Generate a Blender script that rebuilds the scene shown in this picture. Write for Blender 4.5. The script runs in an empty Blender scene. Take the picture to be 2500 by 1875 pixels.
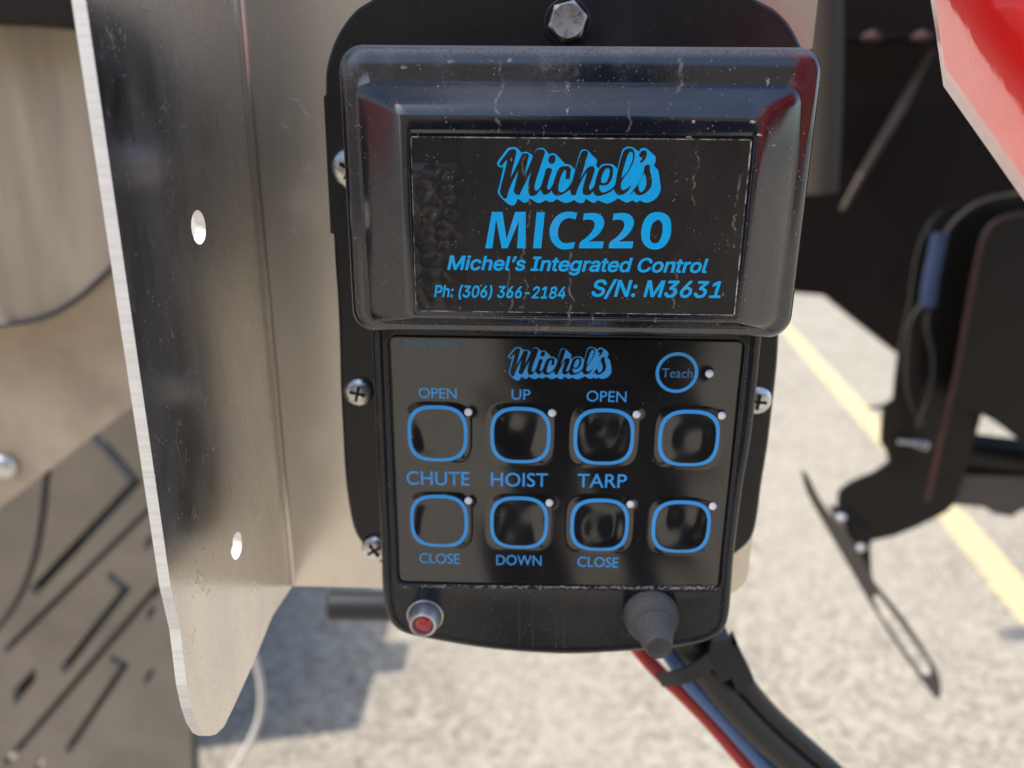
import bpy, bmesh, math, random
from mathutils import Vector, Matrix
from mathutils.geometry import tessellate_polygon, delaunay_2d_cdt
random.seed(7)
sc = bpy.context.scene
COL = sc.collection
R = math.radians

# ------------------------------------------------------------------ camera
FPX = 1878.0                                   # focal length in pixels of the 2500 px wide photograph
PITCH, YAW, ROLL = R(17.69), R(1.35), R(0.51)
CAM = Vector((0.0, -0.312, 1.30))
def cam_matrix():
    cp, sp, cy, sy, cr, sr = math.cos(PITCH), math.sin(PITCH), math.cos(YAW), math.sin(YAW), math.cos(ROLL), math.sin(ROLL)
    B = Matrix(((1, 0, 0), (0, 0, -1), (0, 1, 0)))
    Ry = Matrix(((cy, 0, sy), (0, 1, 0), (-sy, 0, cy)))
    Rx = Matrix(((1, 0, 0), (0, cp, -sp), (0, sp, cp)))
    Rz = Matrix(((cr, -sr, 0), (sr, cr, 0), (0, 0, 1)))
    return Rz @ Rx @ Ry @ B
M = cam_matrix()
MT = M.transposed()
cd = bpy.data.cameras.new('camera')
cam = bpy.data.objects.new('camera', cd); COL.objects.link(cam)
cd.sensor_fit = 'HORIZONTAL'; cd.sensor_width = 36.0; cd.lens = 36.0 * FPX / 2500.0
cd.clip_start = 0.01; cd.clip_end = 3000
cd.dof.use_dof = True; cd.dof.focus_distance = 0.245; cd.dof.aperture_fstop = 7.2
cam.matrix_world = Matrix.Translation(CAM) @ Matrix((M[0], -M[1], -M[2])).transposed().to_4x4()
sc.camera = cam

# ------------------------------------------------------------------ sky and sun
SUN = Vector((-0.62, -0.13, 0.77)).normalized()
elev = math.asin(SUN.z); azim = math.atan2(SUN.x, SUN.y)
w = bpy.data.worlds.new("World"); sc.world = w; w.use_nodes = True
nt = w.node_tree; nt.nodes.clear()
sky = nt.nodes.new('ShaderNodeTexSky'); sky.sky_type = 'NISHITA'; sky.sun_disc = False
sky.sun_elevation = elev; sky.sun_rotation = azim; sky.altitude = 300; sky.dust_density = 3.2; sky.ozone_density = 1.0
bg = nt.nodes.new('ShaderNodeBackground'); bg.inputs[1].default_value = 0.15
wo = nt.nodes.new('ShaderNodeOutputWorld')
nt.links.new(sky.outputs[0], bg.inputs[0]); nt.links.new(bg.outputs[0], wo.inputs[0])
sd = bpy.data.lights.new('sun', 'SUN'); sd.energy = 2.5; sd.angle = R(0.5); sd.color = (1.0, 0.92, 0.80)
so = bpy.data.objects.new('sun', sd); COL.objects.link(so)
so.rotation_euler = SUN.to_track_quat('Z', 'Y').to_euler(); so.location = (0, 0, 6)
sc.view_settings.view_transform = 'Standard'; sc.view_settings.look = 'None'
sc.view_settings.gamma = 1.0; sc.view_settings.exposure = 1.08
sc.render.engine = 'CYCLES'
sc.cycles.max_bounces = 8

# ------------------------------------------------------------------ tracing helpers
def ray(px, py):
    return MT @ Vector(((px - 1250.0) / FPX, (py - 937.5) / FPX, 1.0))
def P(px, py, Y):
    d = ray(px, py); t = (Y - CAM.y) / d.y
    return CAM + d * t
def PX(px, py, X):
    d = ray(px, py); t = (X - CAM.x) / d.x
    return CAM + d * t
def G(px, py, Z=0.0):
    d = ray(px, py); t = (Z - CAM.z) / d.z
    return CAM + d * t
def mpp(px, py, Y):                                # metres per pixel across at that point
    return (P(px + 1, py, Y) - P(px, py, Y)).length

# ------------------------------------------------------------------ object helpers
LOC = {}
def tag(o, label=None, cat=None, group=None, kind=None):
    if label: o['label'] = label
    if cat: o['category'] = cat
    if group: o['group'] = group
    if kind: o['kind'] = kind
    return o
def thing(name, label, cat, loc, group=None):
    o = bpy.data.objects.new(name, None); COL.objects.link(o)
    o.empty_display_size = 0.02; o.location = loc
    tag(o, label, cat, group); LOC[o.name] = Vector(loc)
    return o
def obj(name, bm, mat, parent=None, smooth=False, sharp=35):
    """bm is in world coordinates"""
    off = Vector((0, 0, 0))
    if parent is not None:
        off = LOC[parent.name]
    for v in bm.verts: v.co -= off
    me = bpy.data.meshes.new(name)
    if smooth:
        for f in bm.faces: f.smooth = True
        lim = R(sharp)
        for e in bm.edges:
            if len(e.link_faces) == 2 and e.calc_face_angle(0) > lim: e.smooth = False
    bm.to_mesh(me); bm.free()
    for mt in (mat if isinstance(mat, (list, tuple)) else [mat]): me.materials.append(mt)
    o = bpy.data.objects.new(name, me); COL.objects.link(o)
    if parent is not None:
        o.parent = parent; LOC[o.name] = off
    else:
        LOC[o.name] = Vector((0, 0, 0))
    return o
def single(name, bm, mat, label, cat, loc, smooth=False, group=None):
    """a thing that is one mesh, with its origin at loc"""
    loc = Vector(loc)
    for v in bm.verts: v.co -= loc
    o = obj(name, bm, mat, None, smooth); o.location = loc
    return tag(o, label, cat, group)
def dup(o, delta=None, parent=None, label=None):
    c = o.copy(); COL.objects.link(c)
    if parent is not None: c.parent = parent
    if delta is not None: c.location = o.location + Vector(delta)
    if label: c['label'] = label
    LOC[c.name] = LOC.get(o.name, Vector())
    for ch in list(o.children): dup(ch, None, c)
    return c

def curvy(pts, sub=4, lim=48, closed=True):
    """smooth a traced outline, keeping its sharp corners"""
    n = len(pts); out = []
    V = [Vector(p) for p in pts]
    def corner(i):
        a = V[i] - V[i - 1]; b = V[(i + 1) % n] - V[i]
        if a.length < 1e-9 or b.length < 1e-9: return True
        return a.angle(b) > R(lim)
    C = [corner(i) for i in range(n)]
    rng = range(n if closed else n - 1)
    for i in rng:
        p0, p1, p2, p3 = V[i - 1], V[i], V[(i + 1) % n], V[(i + 2) % n]
        j = (i + 1) % n
        if not closed:
            p0 = V[max(i - 1, 0)]; p3 = V[min(i + 2, n - 1)]
        L = (p2 - p1).length
        m1 = (p2 - p0).normalized() * L if not C[i] else (p2 - p1)
        m2 = (p3 - p1).normalized() * L if not C[j] else (p2 - p1)
        for k in range(sub):
            t = k / sub; t2 = t * t; t3 = t2 * t
            out.append(p1 * (2*t3 - 3*t2 + 1) + m1 * (t3 - 2*t2 + t) + p2 * (-2*t3 + 3*t2) + m2 * (t3 - t2))
    if not closed: out.append(V[-1])
    return out

def loft(loops, cap_first=False, cap_last=False, bm=None):
    bm = bm or bmesh.new(); prev = None; n = len(loops[0])
    rows = [[bm.verts.new(p) for p in lp] for lp in loops]
    for a, b in zip(rows, rows[1:]):
        for i in range(n):
            j = (i + 1) % n
            try: bm.faces.new((a[i], a[j], b[j], b[i]))
            except ValueError: pass
    if cap_first: bm.faces.new(rows[0][::-1])
    if cap_last: bm.faces.new(rows[-1])
    bmesh.ops.recalc_face_normals(bm, faces=bm.faces[:])
    return bm
def plate(outline, holes, dvec, bm=None, bevel=0):
    """solid slab: planar outline (3D points, any plane) with holes, thickness along dvec"""
    bm = bm or bmesh.new(); d = Vector(dvec)
    loops = [outline] + list(holes)
    tris = tessellate_polygon([[Vector(p) for p in lp] for lp in loops])
    flat = [Vector(p) for lp in loops for p in lp]
    a = [bm.verts.new(p) for p in flat]; b = [bm.verts.new(p + d) for p in flat]
    for t in tris:
        try:
            bm.faces.new([a[i] for i in t]); bm.faces.new([b[i] for i in reversed(t)])
        except ValueError: pass
    k = 0
    for lp in loops:
        n = len(lp)
        for i in range(n):
            j = (i + 1) % n
            try: bm.faces.new((a[k + i], a[k + j], b[k + j], b[k + i]))
            except ValueError: pass
        k += n
    bmesh.ops.recalc_face_normals(bm, faces=bm.faces[:])
    return bm
def box(lo, hi, bm=None, bev=0.0):
    own = bm is None
    bm = bm or bmesh.new()
    r = bmesh.ops.create_cube(bm, size=1.0)
    for v in r['verts']:
        v.co = Vector([lo[i] + (v.co[i] + .5) * (hi[i] - lo[i]) for i in range(3)])
    if bev and own:
        bmesh.ops.bevel(bm, geom=bm.edges[:], offset=bev, segments=3, profile=.5, affect='EDGES')
    return bm
def tube(pts, rad, seg=12, sub=5, bm=None, squash=1.0):
    bm = bm or bmesh.new()
    pts = [Vector(p) for p in pts]
    rr = rad if isinstance(rad, (list, tuple)) else [rad] * len(pts)
    path = curvy(pts, sub, 170, closed=False) if len(pts) > 2 else pts
    m = len(path); rows = []
    up = Vector((0, 1, 0))
    for i, p in enumerate(path):
        t = (path[min(i + 1, m - 1)] - path[max(i - 1, 0)]).normalized()
        s = t.cross(up)
        if s.length < 1e-4: s = t.cross(Vector((1, 0, 0)))
        s.normalize(); u = s.cross(t).normalized()
        f = i / (m - 1) * (len(rr) - 1); k = min(int(f), len(rr) - 2) if len(rr) > 1 else 0
        r = rr[k] + (rr[k + 1] - rr[k]) * (f - k) if len(rr) > 1 else rr[0]
        rows.append([p + s * math.cos(a) * r + u * math.sin(a) * r * squash for a in [2*math.pi*j/seg for j in range(seg)]])
    return loft(rows, True, True, bm)
def lathe(prof, base, axis, seg=40, bm=None, capped=True):
    """prof: list of (radius, height along axis)"""
    axis = Vector(axis).normalized(); base = Vector(base)
    s = axis.cross(Vector((0, 0, 1)))
    if s.length < 1e-3: s = Vector((1, 0, 0))
    s.normalize(); u = axis.cross(s).normalized()
    loops = [[base + axis * h + (s * math.cos(a) + u * math.sin(a)) * max(r, 1e-5) for a in [2*math.pi*j/seg for j in range(seg)]] for r, h in prof]
    return loft(loops, True, capped, bm)

# ------------------------------------------------------------------ materials
def srgb(r, g, b):
    f = lambda c: (c/255/12.92) if c/255 <= .04045 else ((c/255 + .055)/1.055) ** 2.4
    return (f(r), f(g), f(b), 1)
class Mat:
    def __init__(s, name, base=(.5, .5, .5), rough=.5, metal=0.0, ior=1.5, coat=0.0, coat_rough=.03):
        s.m = bpy.data.materials.new(name); s.m.use_nodes = True; s.t = s.m.node_tree
        s.b = s.t.nodes['Principled BSDF']
        s.b.inputs['Base Color'].default_value = (*base[:3], 1)
        s.b.inputs['Roughness'].default_value = rough; s.b.inputs['Metallic'].default_value = metal
        s.b.inputs['IOR'].default_value = ior
        s.b.inputs['Coat Weight'].default_value = coat; s.b.inputs['Coat Roughness'].default_value = coat_rough
        s.co = s.t.nodes.new('ShaderNodeTexCoord').outputs['Object']
        s.col = None; s.rgh = None; s.bumpn = None
    def n(s, typ, **kw):
        x = s.t.nodes.new(typ)
        for k, v in kw.items():
            if k.startswith('i_'):
                key = k[2:]
                x.inputs[int(key) if key.isdigit() else key.replace('_', ' ')].default_value = v
            else: setattr(x, k, v)
        return x
    def l(s, a, b): s.t.links.new(a, b)
    def mapped(s, scale=(1, 1, 1), loc=(0, 0, 0), rot=(0, 0, 0), src=None):
        x = s.n('ShaderNodeMapping'); x.inputs['Scale'].default_value = scale
        x.inputs['Location'].default_value = loc; x.inputs['Rotation'].default_value = rot
        s.l(src or s.co, x.inputs[0]); return x.outputs[0]
    def noise(s, scale, detail=4, rough=.5, vec=None, dist=0.0):
        x = s.n('ShaderNodeTexNoise'); x.inputs['Scale'].default_value = scale
        x.inputs['Detail'].default_value = detail; x.inputs['Roughness'].default_value = rough
        x.inputs['Distortion'].default_value = dist
        s.l(vec or s.co, x.inputs['Vector']); return x.outputs[0]
    def voro(s, scale, vec=None, feature='F1', rnd=1.0, out='Distance'):
        x = s.n('ShaderNodeTexVoronoi', feature=feature); x.inputs['Scale'].default_value = scale
        x.inputs['Randomness'].default_value = rnd
        s.l(vec or s.co, x.inputs['Vector']); return x.outputs[out]
    def ramp(s, fac, *stops, interp='LINEAR'):
        x = s.n('ShaderNodeValToRGB'); cr = x.color_ramp; cr.interpolation = interp
        while len(cr.elements) < len(stops): cr.elements.new(.5)
        for e, (p, c) in zip(cr.elements, stops):
            e.position = p; e.color = (c, c, c, 1) if isinstance(c, (int, float)) else (*c[:3], 1)
        s.l(fac, x.inputs[0]); return x.outputs[0]
    def math(s, op, a, b=None, c=None, clamp=False):
        x = s.n('ShaderNodeMath', operation=op); x.use_clamp = clamp
        for i, v in enumerate((a, b, c)):
            if v is None: continue
            if isinstance(v, (int, float)): x.inputs[i].default_value = v
            else: s.l(v, x.inputs[i])
        return x.outputs[0]
    def mix(s, fac, a, b, blend='MIX'):
        x = s.n('ShaderNodeMix', data_type='RGBA', blend_type=blend)
        for key, v in ((0, fac), (6, a), (7, b)):
            if isinstance(v, (int, float)):
                x.inputs[key].default_value = v if key == 0 else (v, v, v, 1)
            elif isinstance(v, (tuple, list)): x.inputs[key].default_value = (*v[:3], 1)
            else: s.l(v, x.inputs[key])
        return x.outputs[2]
    def xyz(s, src=None):
        x = s.n('ShaderNodeSeparateXYZ'); s.l(src or s.co, x.inputs[0]); return x.outputs
    def nrm(s):
        g = s.n('ShaderNodeNewGeometry'); return s.xyz(g.outputs['Normal'])
    def color(s, c): s.l(c, s.b.inputs['Base Color'])
    def roughness(s, c): s.l(c, s.b.inputs['Roughness'])
    def metallic(s, c): s.l(c, s.b.inputs['Metallic'])
    def bump(s, h, dist, strength=1.0, coat=False):
        x = s.n('ShaderNodeBump'); x.inputs['Distance'].default_value = dist; x.inputs['Strength'].default_value = strength
        s.l(h, x.inputs['Height'])
        if s.bumpn: s.l(s.bumpn, x.inputs['Normal'])
        s.bumpn = x.outputs[0]; s.l(x.outputs[0], s.b.inputs['Normal'])
        if coat: s.l(x.outputs[0], s.b.inputs['Coat Normal'])

def dusty_plastic(name, base, rough, dust=0.5, specks=0.5, dustcol=(.31, .295, .28), runs=(), ior=1.5, top=1.0, topz=None):
    m = Mat(name, base, rough, ior=ior)
    N = m.nrm()
    fine = m.noise(900, 3, .7)
    cloud = m.noise(38, 5, .62)
    up = m.math('MULTIPLY', m.math('MAXIMUM', N[2], 0.0), top)
    film = m.math('MULTIPLY', m.ramp(cloud, (.50, 0), (.72, 1)), m.ramp(fine, (.35, .15), (.75, 1)))
    if topz is not None:
        Zc = m.xyz()[2]
        edge = m.ramp(m.math('DIVIDE', m.math('SUBTRACT', Zc, topz - .0022), .0016), (0, 0), (1, 1))
        up = m.math('ADD', m.math('MULTIPLY', up, .06), m.math('MULTIPLY', edge, 1.25))
        zone = m.ramp(m.math('DIVIDE', m.math('SUBTRACT', Zc, topz - .018), .012), (0, .35), (1, 1.9))
        patch = m.ramp(m.noise(75, 4, .6, vec=m.mapped((1, 1, .7), loc=(3, 0, 1))), (.54, 0), (.68, .8))
        film = m.math('MULTIPLY', m.math('ADD', film, m.math('MULTIPLY', patch, m.ramp(fine, (.3, .1), (.7, 1)))), zone)
    amt = m.math('ADD', m.math('MULTIPLY', film, .22 * dust), m.math('MULTIPLY', m.math('MULTIPLY', up, m.ramp(fine, (.3, .35), (.7, 1))), .45 * dust))
    sp = m.ramp(m.voro(620, feature='F1'), (.11, 1), (.20, 0))
    sel = m.ramp(m.noise(210, 2), (.45, 0), (.57, 1))
    sp = m.math('MULTIPLY', m.math('MULTIPLY', sp, sel), m.math('MULTIPLY', m.ramp(m.noise(300, 2, vec=m.mapped((1, 1, 1), loc=(5, 5, 5))), (.35, .15), (.65, .8)), specks))
    sp2 = m.ramp(m.voro(170, vec=m.mapped((1, 1, .8))), (.045, 1), (.08, 0))
    sp2 = m.math('MULTIPLY', m.math('MULTIPLY', sp2, m.ramp(m.noise(60, 2), (.57, 0), (.63, 1))), specks * 1.2)
    amt = m.math('MAXIMUM', m.math('MAXIMUM', amt, sp), sp2)
    if runs:
        X = m.xyz()
        wob = m.noise(55, 4, .6, vec=m.mapped((.02, .02, 1)))
        brk = m.ramp(m.noise(420, 3, .7), (.42, 0), (.62, 1))
        for (x0, z0, z1, width, seed, a) in runs:
            wv = m.noise(70, 4, .65, vec=m.mapped((0, 0, 1), loc=(seed, seed * .37, 0)))
            cx = m.math('ADD', m.math('MULTIPLY', m.math('SUBTRACT', wv, .5), .012), x0)
            d = m.math('ABSOLUTE', m.math('SUBTRACT', X[0], cx))
            line = m.ramp(m.math('DIVIDE', d, width), (.35, 1), (1, 0))
            rz = m.math('MULTIPLY', m.math('GREATER_THAN', X[2], z0), m.math('LESS_THAN', X[2], z1))
            line = m.math('MULTIPLY', m.math('MULTIPLY', m.math('MULTIPLY', line, rz), brk), a)
            amt = m.math('MAXIMUM', amt, line)
    amt = m.math('MINIMUM', amt, .95)
    m.color(m.mix(amt, (*base, 1), dustcol))
    m.roughness(m.math('ADD', m.math('MULTIPLY', amt, .6), m.math('ADD', rough - .03, m.math('MULTIPLY', cloud, .10))))
    m.bump(m.noise(1500, 2), .00003, .5)
    return m
MATS = {}
def brushed(name, base=(.82, .76, .68), rough=.30, scratch=1.0, ani=(1, 1, .012), stain=.25, dust=.05):
    m = Mat(name, base, rough, metal=1.0)
    st = m.noise(900, 3, .6, vec=m.mapped(ani))
    cl = m.noise(12, 5, .6)
    fine = m.noise(420, 4, .7)
    c = m.mix(m.math('MULTIPLY', m.ramp(cl, (.4, 0), (.75, 1)), stain), (*base, 1), (base[0]*.62, base[1]*.58, base[2]*.54))
    c = m.mix(m.math('MULTIPLY', m.ramp(fine, (.55, 0), (.8, 1)), .25), c, (base[0]*.7, base[1]*.7, base[2]*.7))
    # small curly scuffs
    v = m.voro(160, vec=m.mapped((1, 1, .55)), feature='DISTANCE_TO_EDGE')
    sc_ = m.math('MULTIPLY', m.ramp(v, (.0, 1), (.035, 0)), m.ramp(m.noise(75, 4, .7), (.55, 0), (.66, 1)))
    m.color(c)
    r = m.math('ADD', m.math('MULTIPLY', st, .10), rough - .05)
    r = m.math('ADD', r, m.math('MULTIPLY', sc_, .3 * scratch))
    m.roughness(r)
    m.bump(st, .00002, .35)
    m.bump(m.noise(9, 2), .004, .18)
    if scratch: m.bump(sc_, .0001, .5 * scratch)
    # settled dust: haze plus tiny pale specks
    hz = m.math('MULTIPLY', m.ramp(m.noise(23, 5, .65, vec=m.mapped((1, 1, .4))), (.42, 0), (.70, 1)), dust)
    dv = m.math('MULTIPLY', m.ramp(m.voro(560), (.10, 1), (.20, 0)), m.ramp(m.noise(120, 3, .7), (.46, 0), (.60, 1)))
    dv2 = m.math('MULTIPLY', m.ramp(m.voro(230, vec=m.mapped((1, 1, .45))), (.05, 1), (.11, 0)), m.ramp(m.noise(60, 3, .7), (.52, 0), (.60, 1)))
    da = m.math('MAXIMUM', m.math('MULTIPLY', m.math('MAXIMUM', dv, dv2), min(1.0, dust * 3.2)), hz)
    m.color(m.mix(da, c, (.42, .41, .39)))
    m.metallic(m.math('SUBTRACT', 1.0, da))
    return m

alu = brushed('brushed_aluminium')
alu_fl = brushed('scuffed_aluminium', (.88, .85, .80), .22, 1.0, stain=.2, dust=.20)
alu_edge = Mat('sawn_aluminium_edge', (.86, .85, .83), .5, metal=.35)
_s = alu_edge.noise(700, 3, .6, vec=alu_edge.mapped((.05, .05, 1)))
alu_edge.bump(_s, .0002, .5)
alu_edge.color(alu_edge.mix(alu_edge.ramp(_s, (.4, 0), (.7, 1)), (.86, .85, .83), (.74, .72, .69)))
zinc = Mat('zinc_plated_steel', (.72, .72, .71), .22, metal=1.0)
zinc.roughness(zinc.ramp(zinc.noise(400, 4), (.3, .15), (.7, .4)))
hexm = Mat('dull_zinc', (.62, .60, .56), .42, metal=.9)
hexm.bump(hexm.noise(900, 4, .7), .0002, .5)
hexm.color(hexm.mix(hexm.ramp(hexm.noise(260, 4), (.4, 0), (.7, 1)), (.62, .60, .56), (.36, .34, .31)))
plate_m = dusty_plastic('black_backing_plastic', (.016, .015, .015), .30, .35, .3)
body_m = dusty_plastic('black_housing_plastic', (.009, .011, .016), .20, .22, .6)
rubber = dusty_plastic('grey_rubber', (.050, .050, .052), .55, 1.1, .5, (.24, .235, .23))
blackpaint = Mat('black_paint', (.006, .005, .0045), .38)
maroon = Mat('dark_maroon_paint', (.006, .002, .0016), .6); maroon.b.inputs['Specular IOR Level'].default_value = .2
blackpaint.b.inputs['Specular IOR Level'].default_value = .3
blue_print = Mat('blue_print', (.0, .48, 1.0), .4)
_d = blue_print
_sp = _d.math('MULTIPLY', _d.ramp(_d.voro(700), (.10, 1), (.18, 0)), _d.ramp(_d.noise(210, 3), (.50, 0), (.60, .8)))
_w = _d.math('MULTIPLY', _d.ramp(_d.noise(120, 5, .7), (.55, 0), (.75, 1)), .25)
_d.color(_d.mix(_d.math('MAXIMUM', _sp, _w), (.0, .48, 1.0), (.30, .42, .50)))
blue_label = Mat('blue_label_print', (.055, .42, .98), .35)
blue_dim = Mat('faded_blue_label_print', (.06, .26, .50), .35)

# ================================================================== ground
gm = Mat('worn_concrete', (.4, .37, .32), .85)
agg = gm.voro(55, out='Color'); ag2 = gm.voro(140, out='Color')
vv = gm.n('ShaderNodeSeparateColor'); gm.l(agg, vv.inputs[0])
v2 = gm.n('ShaderNodeSeparateColor'); gm.l(ag2, v2.inputs[0])
big = gm.noise(1.3, 5, .6); mid = gm.noise(22, 5, .7)
c = gm.mix(gm.ramp(vv.outputs[0], (0, 0), (1, 1)), (.15, .135, .11), (.40, .365, .29))
c = gm.mix(gm.math('MULTIPLY', gm.ramp(v2.outputs[1], (.6, 0), (.95, 1)), .7), c, (.52, .48, .40))
c = gm.mix(gm.math('MULTIPLY', gm.ramp(mid, (.4, 0), (.65, 1)), .45), c, (.30, .26, .20))
c = gm.mix(gm.math('MULTIPLY', gm.ramp(big, (.45, 0), (.6, 1)), .5), c, (.37, .34, .28))
stn = gm.noise(3.1, 6, .7, vec=gm.mapped((1, 1, 1), loc=(4, 2, 0)))
c = gm.mix(gm.math('MULTIPLY', gm.ramp(stn, (.56, 0), (.66, 1)), .35), c, (.22, .20, .17))
gm.color(c); gm.bump(mid, .01, .3); gm.bump(agg, .004, .5)
bm = bmesh.new()
vs = [bm.verts.new(p) for p in ((-600, -600, 0), (600, -600, 0), (600, 600, 0), (-600, 600, 0))]; bm.faces.new(vs)
tag(obj('ground', bm, gm.m), kind='structure')
# painted line
ym = Mat('worn_yellow_paint', (.62, .47, .12), .7)
yl = ym.noise(16, 6, .7); y2 = ym.noise(90, 4, .7)
ym.color(ym.mix(ym.ramp(ym.math('ADD', ym.math('MULTIPLY', yl, .6), ym.math('MULTIPLY', y2, .4)), (.44, 0), (.60, 1)), (.66, .53, .25), (.44, .39, .29)))
Lp = [(1800, 700), (1907, 806), (1973, 885), (2056, 985), (2156, 1098), (2261, 1225), (2379, 1376), (2438, 1455), (2520, 1555), (2700, 1775)]
Rp = [(1822, 700), (1940, 806), (2020, 890), (2114, 990), (2225, 1108), (2338, 1235), (2455, 1362), (2520, 1440), (2600, 1530), (2830, 1775)]
bm = bmesh.new()
a = [bm.verts.new(G(x, y, .004)) for x, y in Lp]; b = [bm.verts.new(G(x, y, .004)) for x, y in Rp]
for i in range(len(a) - 1): bm.faces.new((a[i], b[i], b[i+1], a[i+1]))
yo = obj('road_marking', bm, ym.m); tag(yo, kind='structure')

# ================================================================== aluminium bracket (sheet + flange)
XC = P(648, 700, 0).x
def sheet_pt(px, py): q = P(px, py, 0); return q
zb = P(820, 1433, 0).z
xr_top = P(1990, 60, 0).x; z_notch = P(1940, 117, 0).z
xr = P(1838, 1300, 0).x
ztop = 1.95
rr = .012
ol = [Vector((XC, 0, ztop)), Vector((XC, 0, zb))]
ol += [Vector((xr - rr + rr * math.sin(a), 0, zb + rr - rr * math.cos(a))) for a in [R(k * 15) for k in range(7)]]
ol += [Vector((xr, 0, z_notch)), Vector((xr_top, 0, z_notch)), Vector((xr_top, 0, ztop))]
br = thing('aluminium_bracket', 'bent brushed aluminium bracket behind and left of the black control box', 'bracket', (XC, 0, zb))
obj('back_sheet', plate(ol, [], (0, .003, 0)), alu.m, br)
# flange plane X = XC ; find its front edge
def flange_pt(px, py): return PX(px, py, XC)
fr = [(198, 0), (270, 470), (343, 940), (380, 1165), (417, 1391), (425, 1425), (440, 1537), (456, 1673), (468, 1729), (480, 1765), (495, 1790), (510, 1797), (527, 1793), (547, 1774), (569, 1729), (620, 1616), (665, 1504), (704, 1430)]
fp = [flange_pt(x, y) for x, y in fr]
yfe = sum(p.y for p in fp[:6]) / 6
fl = [Vector((XC, yfe, ztop))]
for i, p in enumerate(fp[:-1]):
    fl.append(Vector((XC, yfe if i < 6 else p.y, p.z)))
fl[7:] = [Vector((XC, max(q.y, yfe), q.z)) for q in fl[7:]]
fl = [fl[0]] + fl[1:]
fl += [Vector((XC, -.0005, zb)), Vector((XC, -.0005, ztop))]
def hole(px, py, hh):
    c0 = flange_pt(px, py); r_ = abs(flange_pt(px, py - hh).z - flange_pt(px, py + hh).z) / 2
    return [Vector((XC, c0.y + r_ * math.cos(a), c0.z + r_ * math.sin(a))) for a in [2*math.pi*k/28 for k in range(28)]]
TH = abs(P(343, 940, yfe).x - P(313, 940, yfe).x)
fb = plate(fl, [hole(485, 555, 43), hole(578, 1332, 34)], (-TH, 0, 0))
fb.faces.ensure_lookup_table()
for f in fb.faces:
    if abs(f.normal.x) < .5: f.material_index = 1
obj('side_flange', fb, [alu_fl.m, alu_edge.m], br)
# weld bead / inside bend along the crease
obj('bend_bead', tube([(XC + .0006, -.0006, zb + .001), (XC + .0006, -.0006, (zb + ztop)/2), (XC + .0006, -.0006, ztop)], .0011, 10, 2), alu.m, br, True)

# ================================================================== black backing plate
YB = -.012
pl_px = [(1388, -62), (1180, -58), (1010, -45), (930, -18), (902, 0), (865, 24), (823, 81), (801, 137), (793, 176), (792, 229), (787, 234), (792, 317), (797, 400), (802, 491), (806, 566), (812, 575), (816, 650), (822, 733), (827, 855), (829, 943), (835, 1066), (841, 1168), (852, 1250), (866, 1303), (891, 1340), (923, 1373), (990, 1410), (1100, 1440),
         (1388, 1450), (1600, 1430), (1720, 1400), (1803, 1350), (1836, 1317), (1850, 1271), (1861, 1190), (1877, 1091), (1887, 1009), (1900, 895), (1906, 800), (1930, 560), (1962, 330), (1972, 229), (1974, 176), (1966, 132), (1949, 90), (1925, 51), (1893, 20), (1856, 0), (1820, -20), (1740, -48), (1600, -60)]
pl = curvy([P(x, y, YB) for x, y in pl_px], 3, 30)
def offset(lp, d):
    n = len(lp); c0 = sum(lp, Vector()) / n; out = []
    for i in range(n):
        t = (lp[(i + 1) % n] - lp[i - 1]).normalized()
        nn = Vector((-t.z, 0, t.x))
        if nn.dot(c0 - lp[i]) < 0: nn = -nn
        out.append(lp[i] + nn * d)
    return out
def atY(lp, Y): return [Vector((p.x, Y, p.z)) for p in lp]
tb = thing('backing_plate', 'black plastic backing plate with rounded top bolted to the aluminium sheet', 'mounting plate', P(1388, 1450, YB))
pbm = loft([atY(pl, -.0005), atY(pl, YB + .0022), atY(offset(pl, .0004), YB + .0008), atY(offset(pl, .0014), YB)], True, True)
obj('plate_body', pbm, plate_m.m, tb, True, 25)
# raised band tabs left and right of the lid
for side, pts in ((0, [(790, 236), (1000, 236), (1000, 570), (807, 570)]), (1, [(1740, 236), (1969, 236), (1928, 570), (1740, 570)])):
    q = [P(x, y, YB - .0015) for x, y in pts]
    obj('raised_band', plate(q, [], (0, .0045, 0)), plate_m.m, tb)

# screws
def screw(px, py, label, r_px=37):
    c0 = P(px, py, YB); r_ = .0054 * r_px / 33
    t = thing('pan_head_screw', label, 'screw', c0, 'zinc pan head screws round the backing plate')
    prof = [(r_*.98, 0), (r_, -.0008)] + [(r_ * math.cos(R(k)), -(.0010 + .0026 * math.sin(R(k)))) for k in (12, 25, 38, 50, 62, 74, 84)]
    prof = [(a, -h) for a, h in prof]
    obj('screw_head', lathe(prof, c0, (0, -1, 0), 36), zinc.m, t, True, 50)
    b2 = bmesh.new(); ang = random.uniform(0, 1.5)
    for k in range(2):
        s_ = bmesh.new(); box((-r_*.55, -.0041, -r_*.09), (r_*.55, -.0033, r_*.09), s_)
        for v in s_.verts: v.co = Matrix.Rotation(ang + k*math.pi/2, 3, 'Y') @ v.co
        if k: 
            for v in s_.verts: v.co.y -= .00005
        me_ = bpy.data.meshes.new('tmp'); s_.to_mesh(me_); b2.from_mesh(me_); s_.free(); bpy.data.meshes.remove(me_)
    for v in b2.verts: v.co += c0
    obj('cross_recess', b2, blackpaint.m, t)
    return t
screw(860, 412, 'zinc screw half hidden behind the left side of the big lid', 47)
screw(877, 955, 'zinc screw left of the keypad, level with its OPEN button')
screw(917, 1335, 'lowest zinc screw, left of the keypad near the CLOSE button')
screw(1846, 975, 'zinc screw peeking out right of the keypad')
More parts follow.
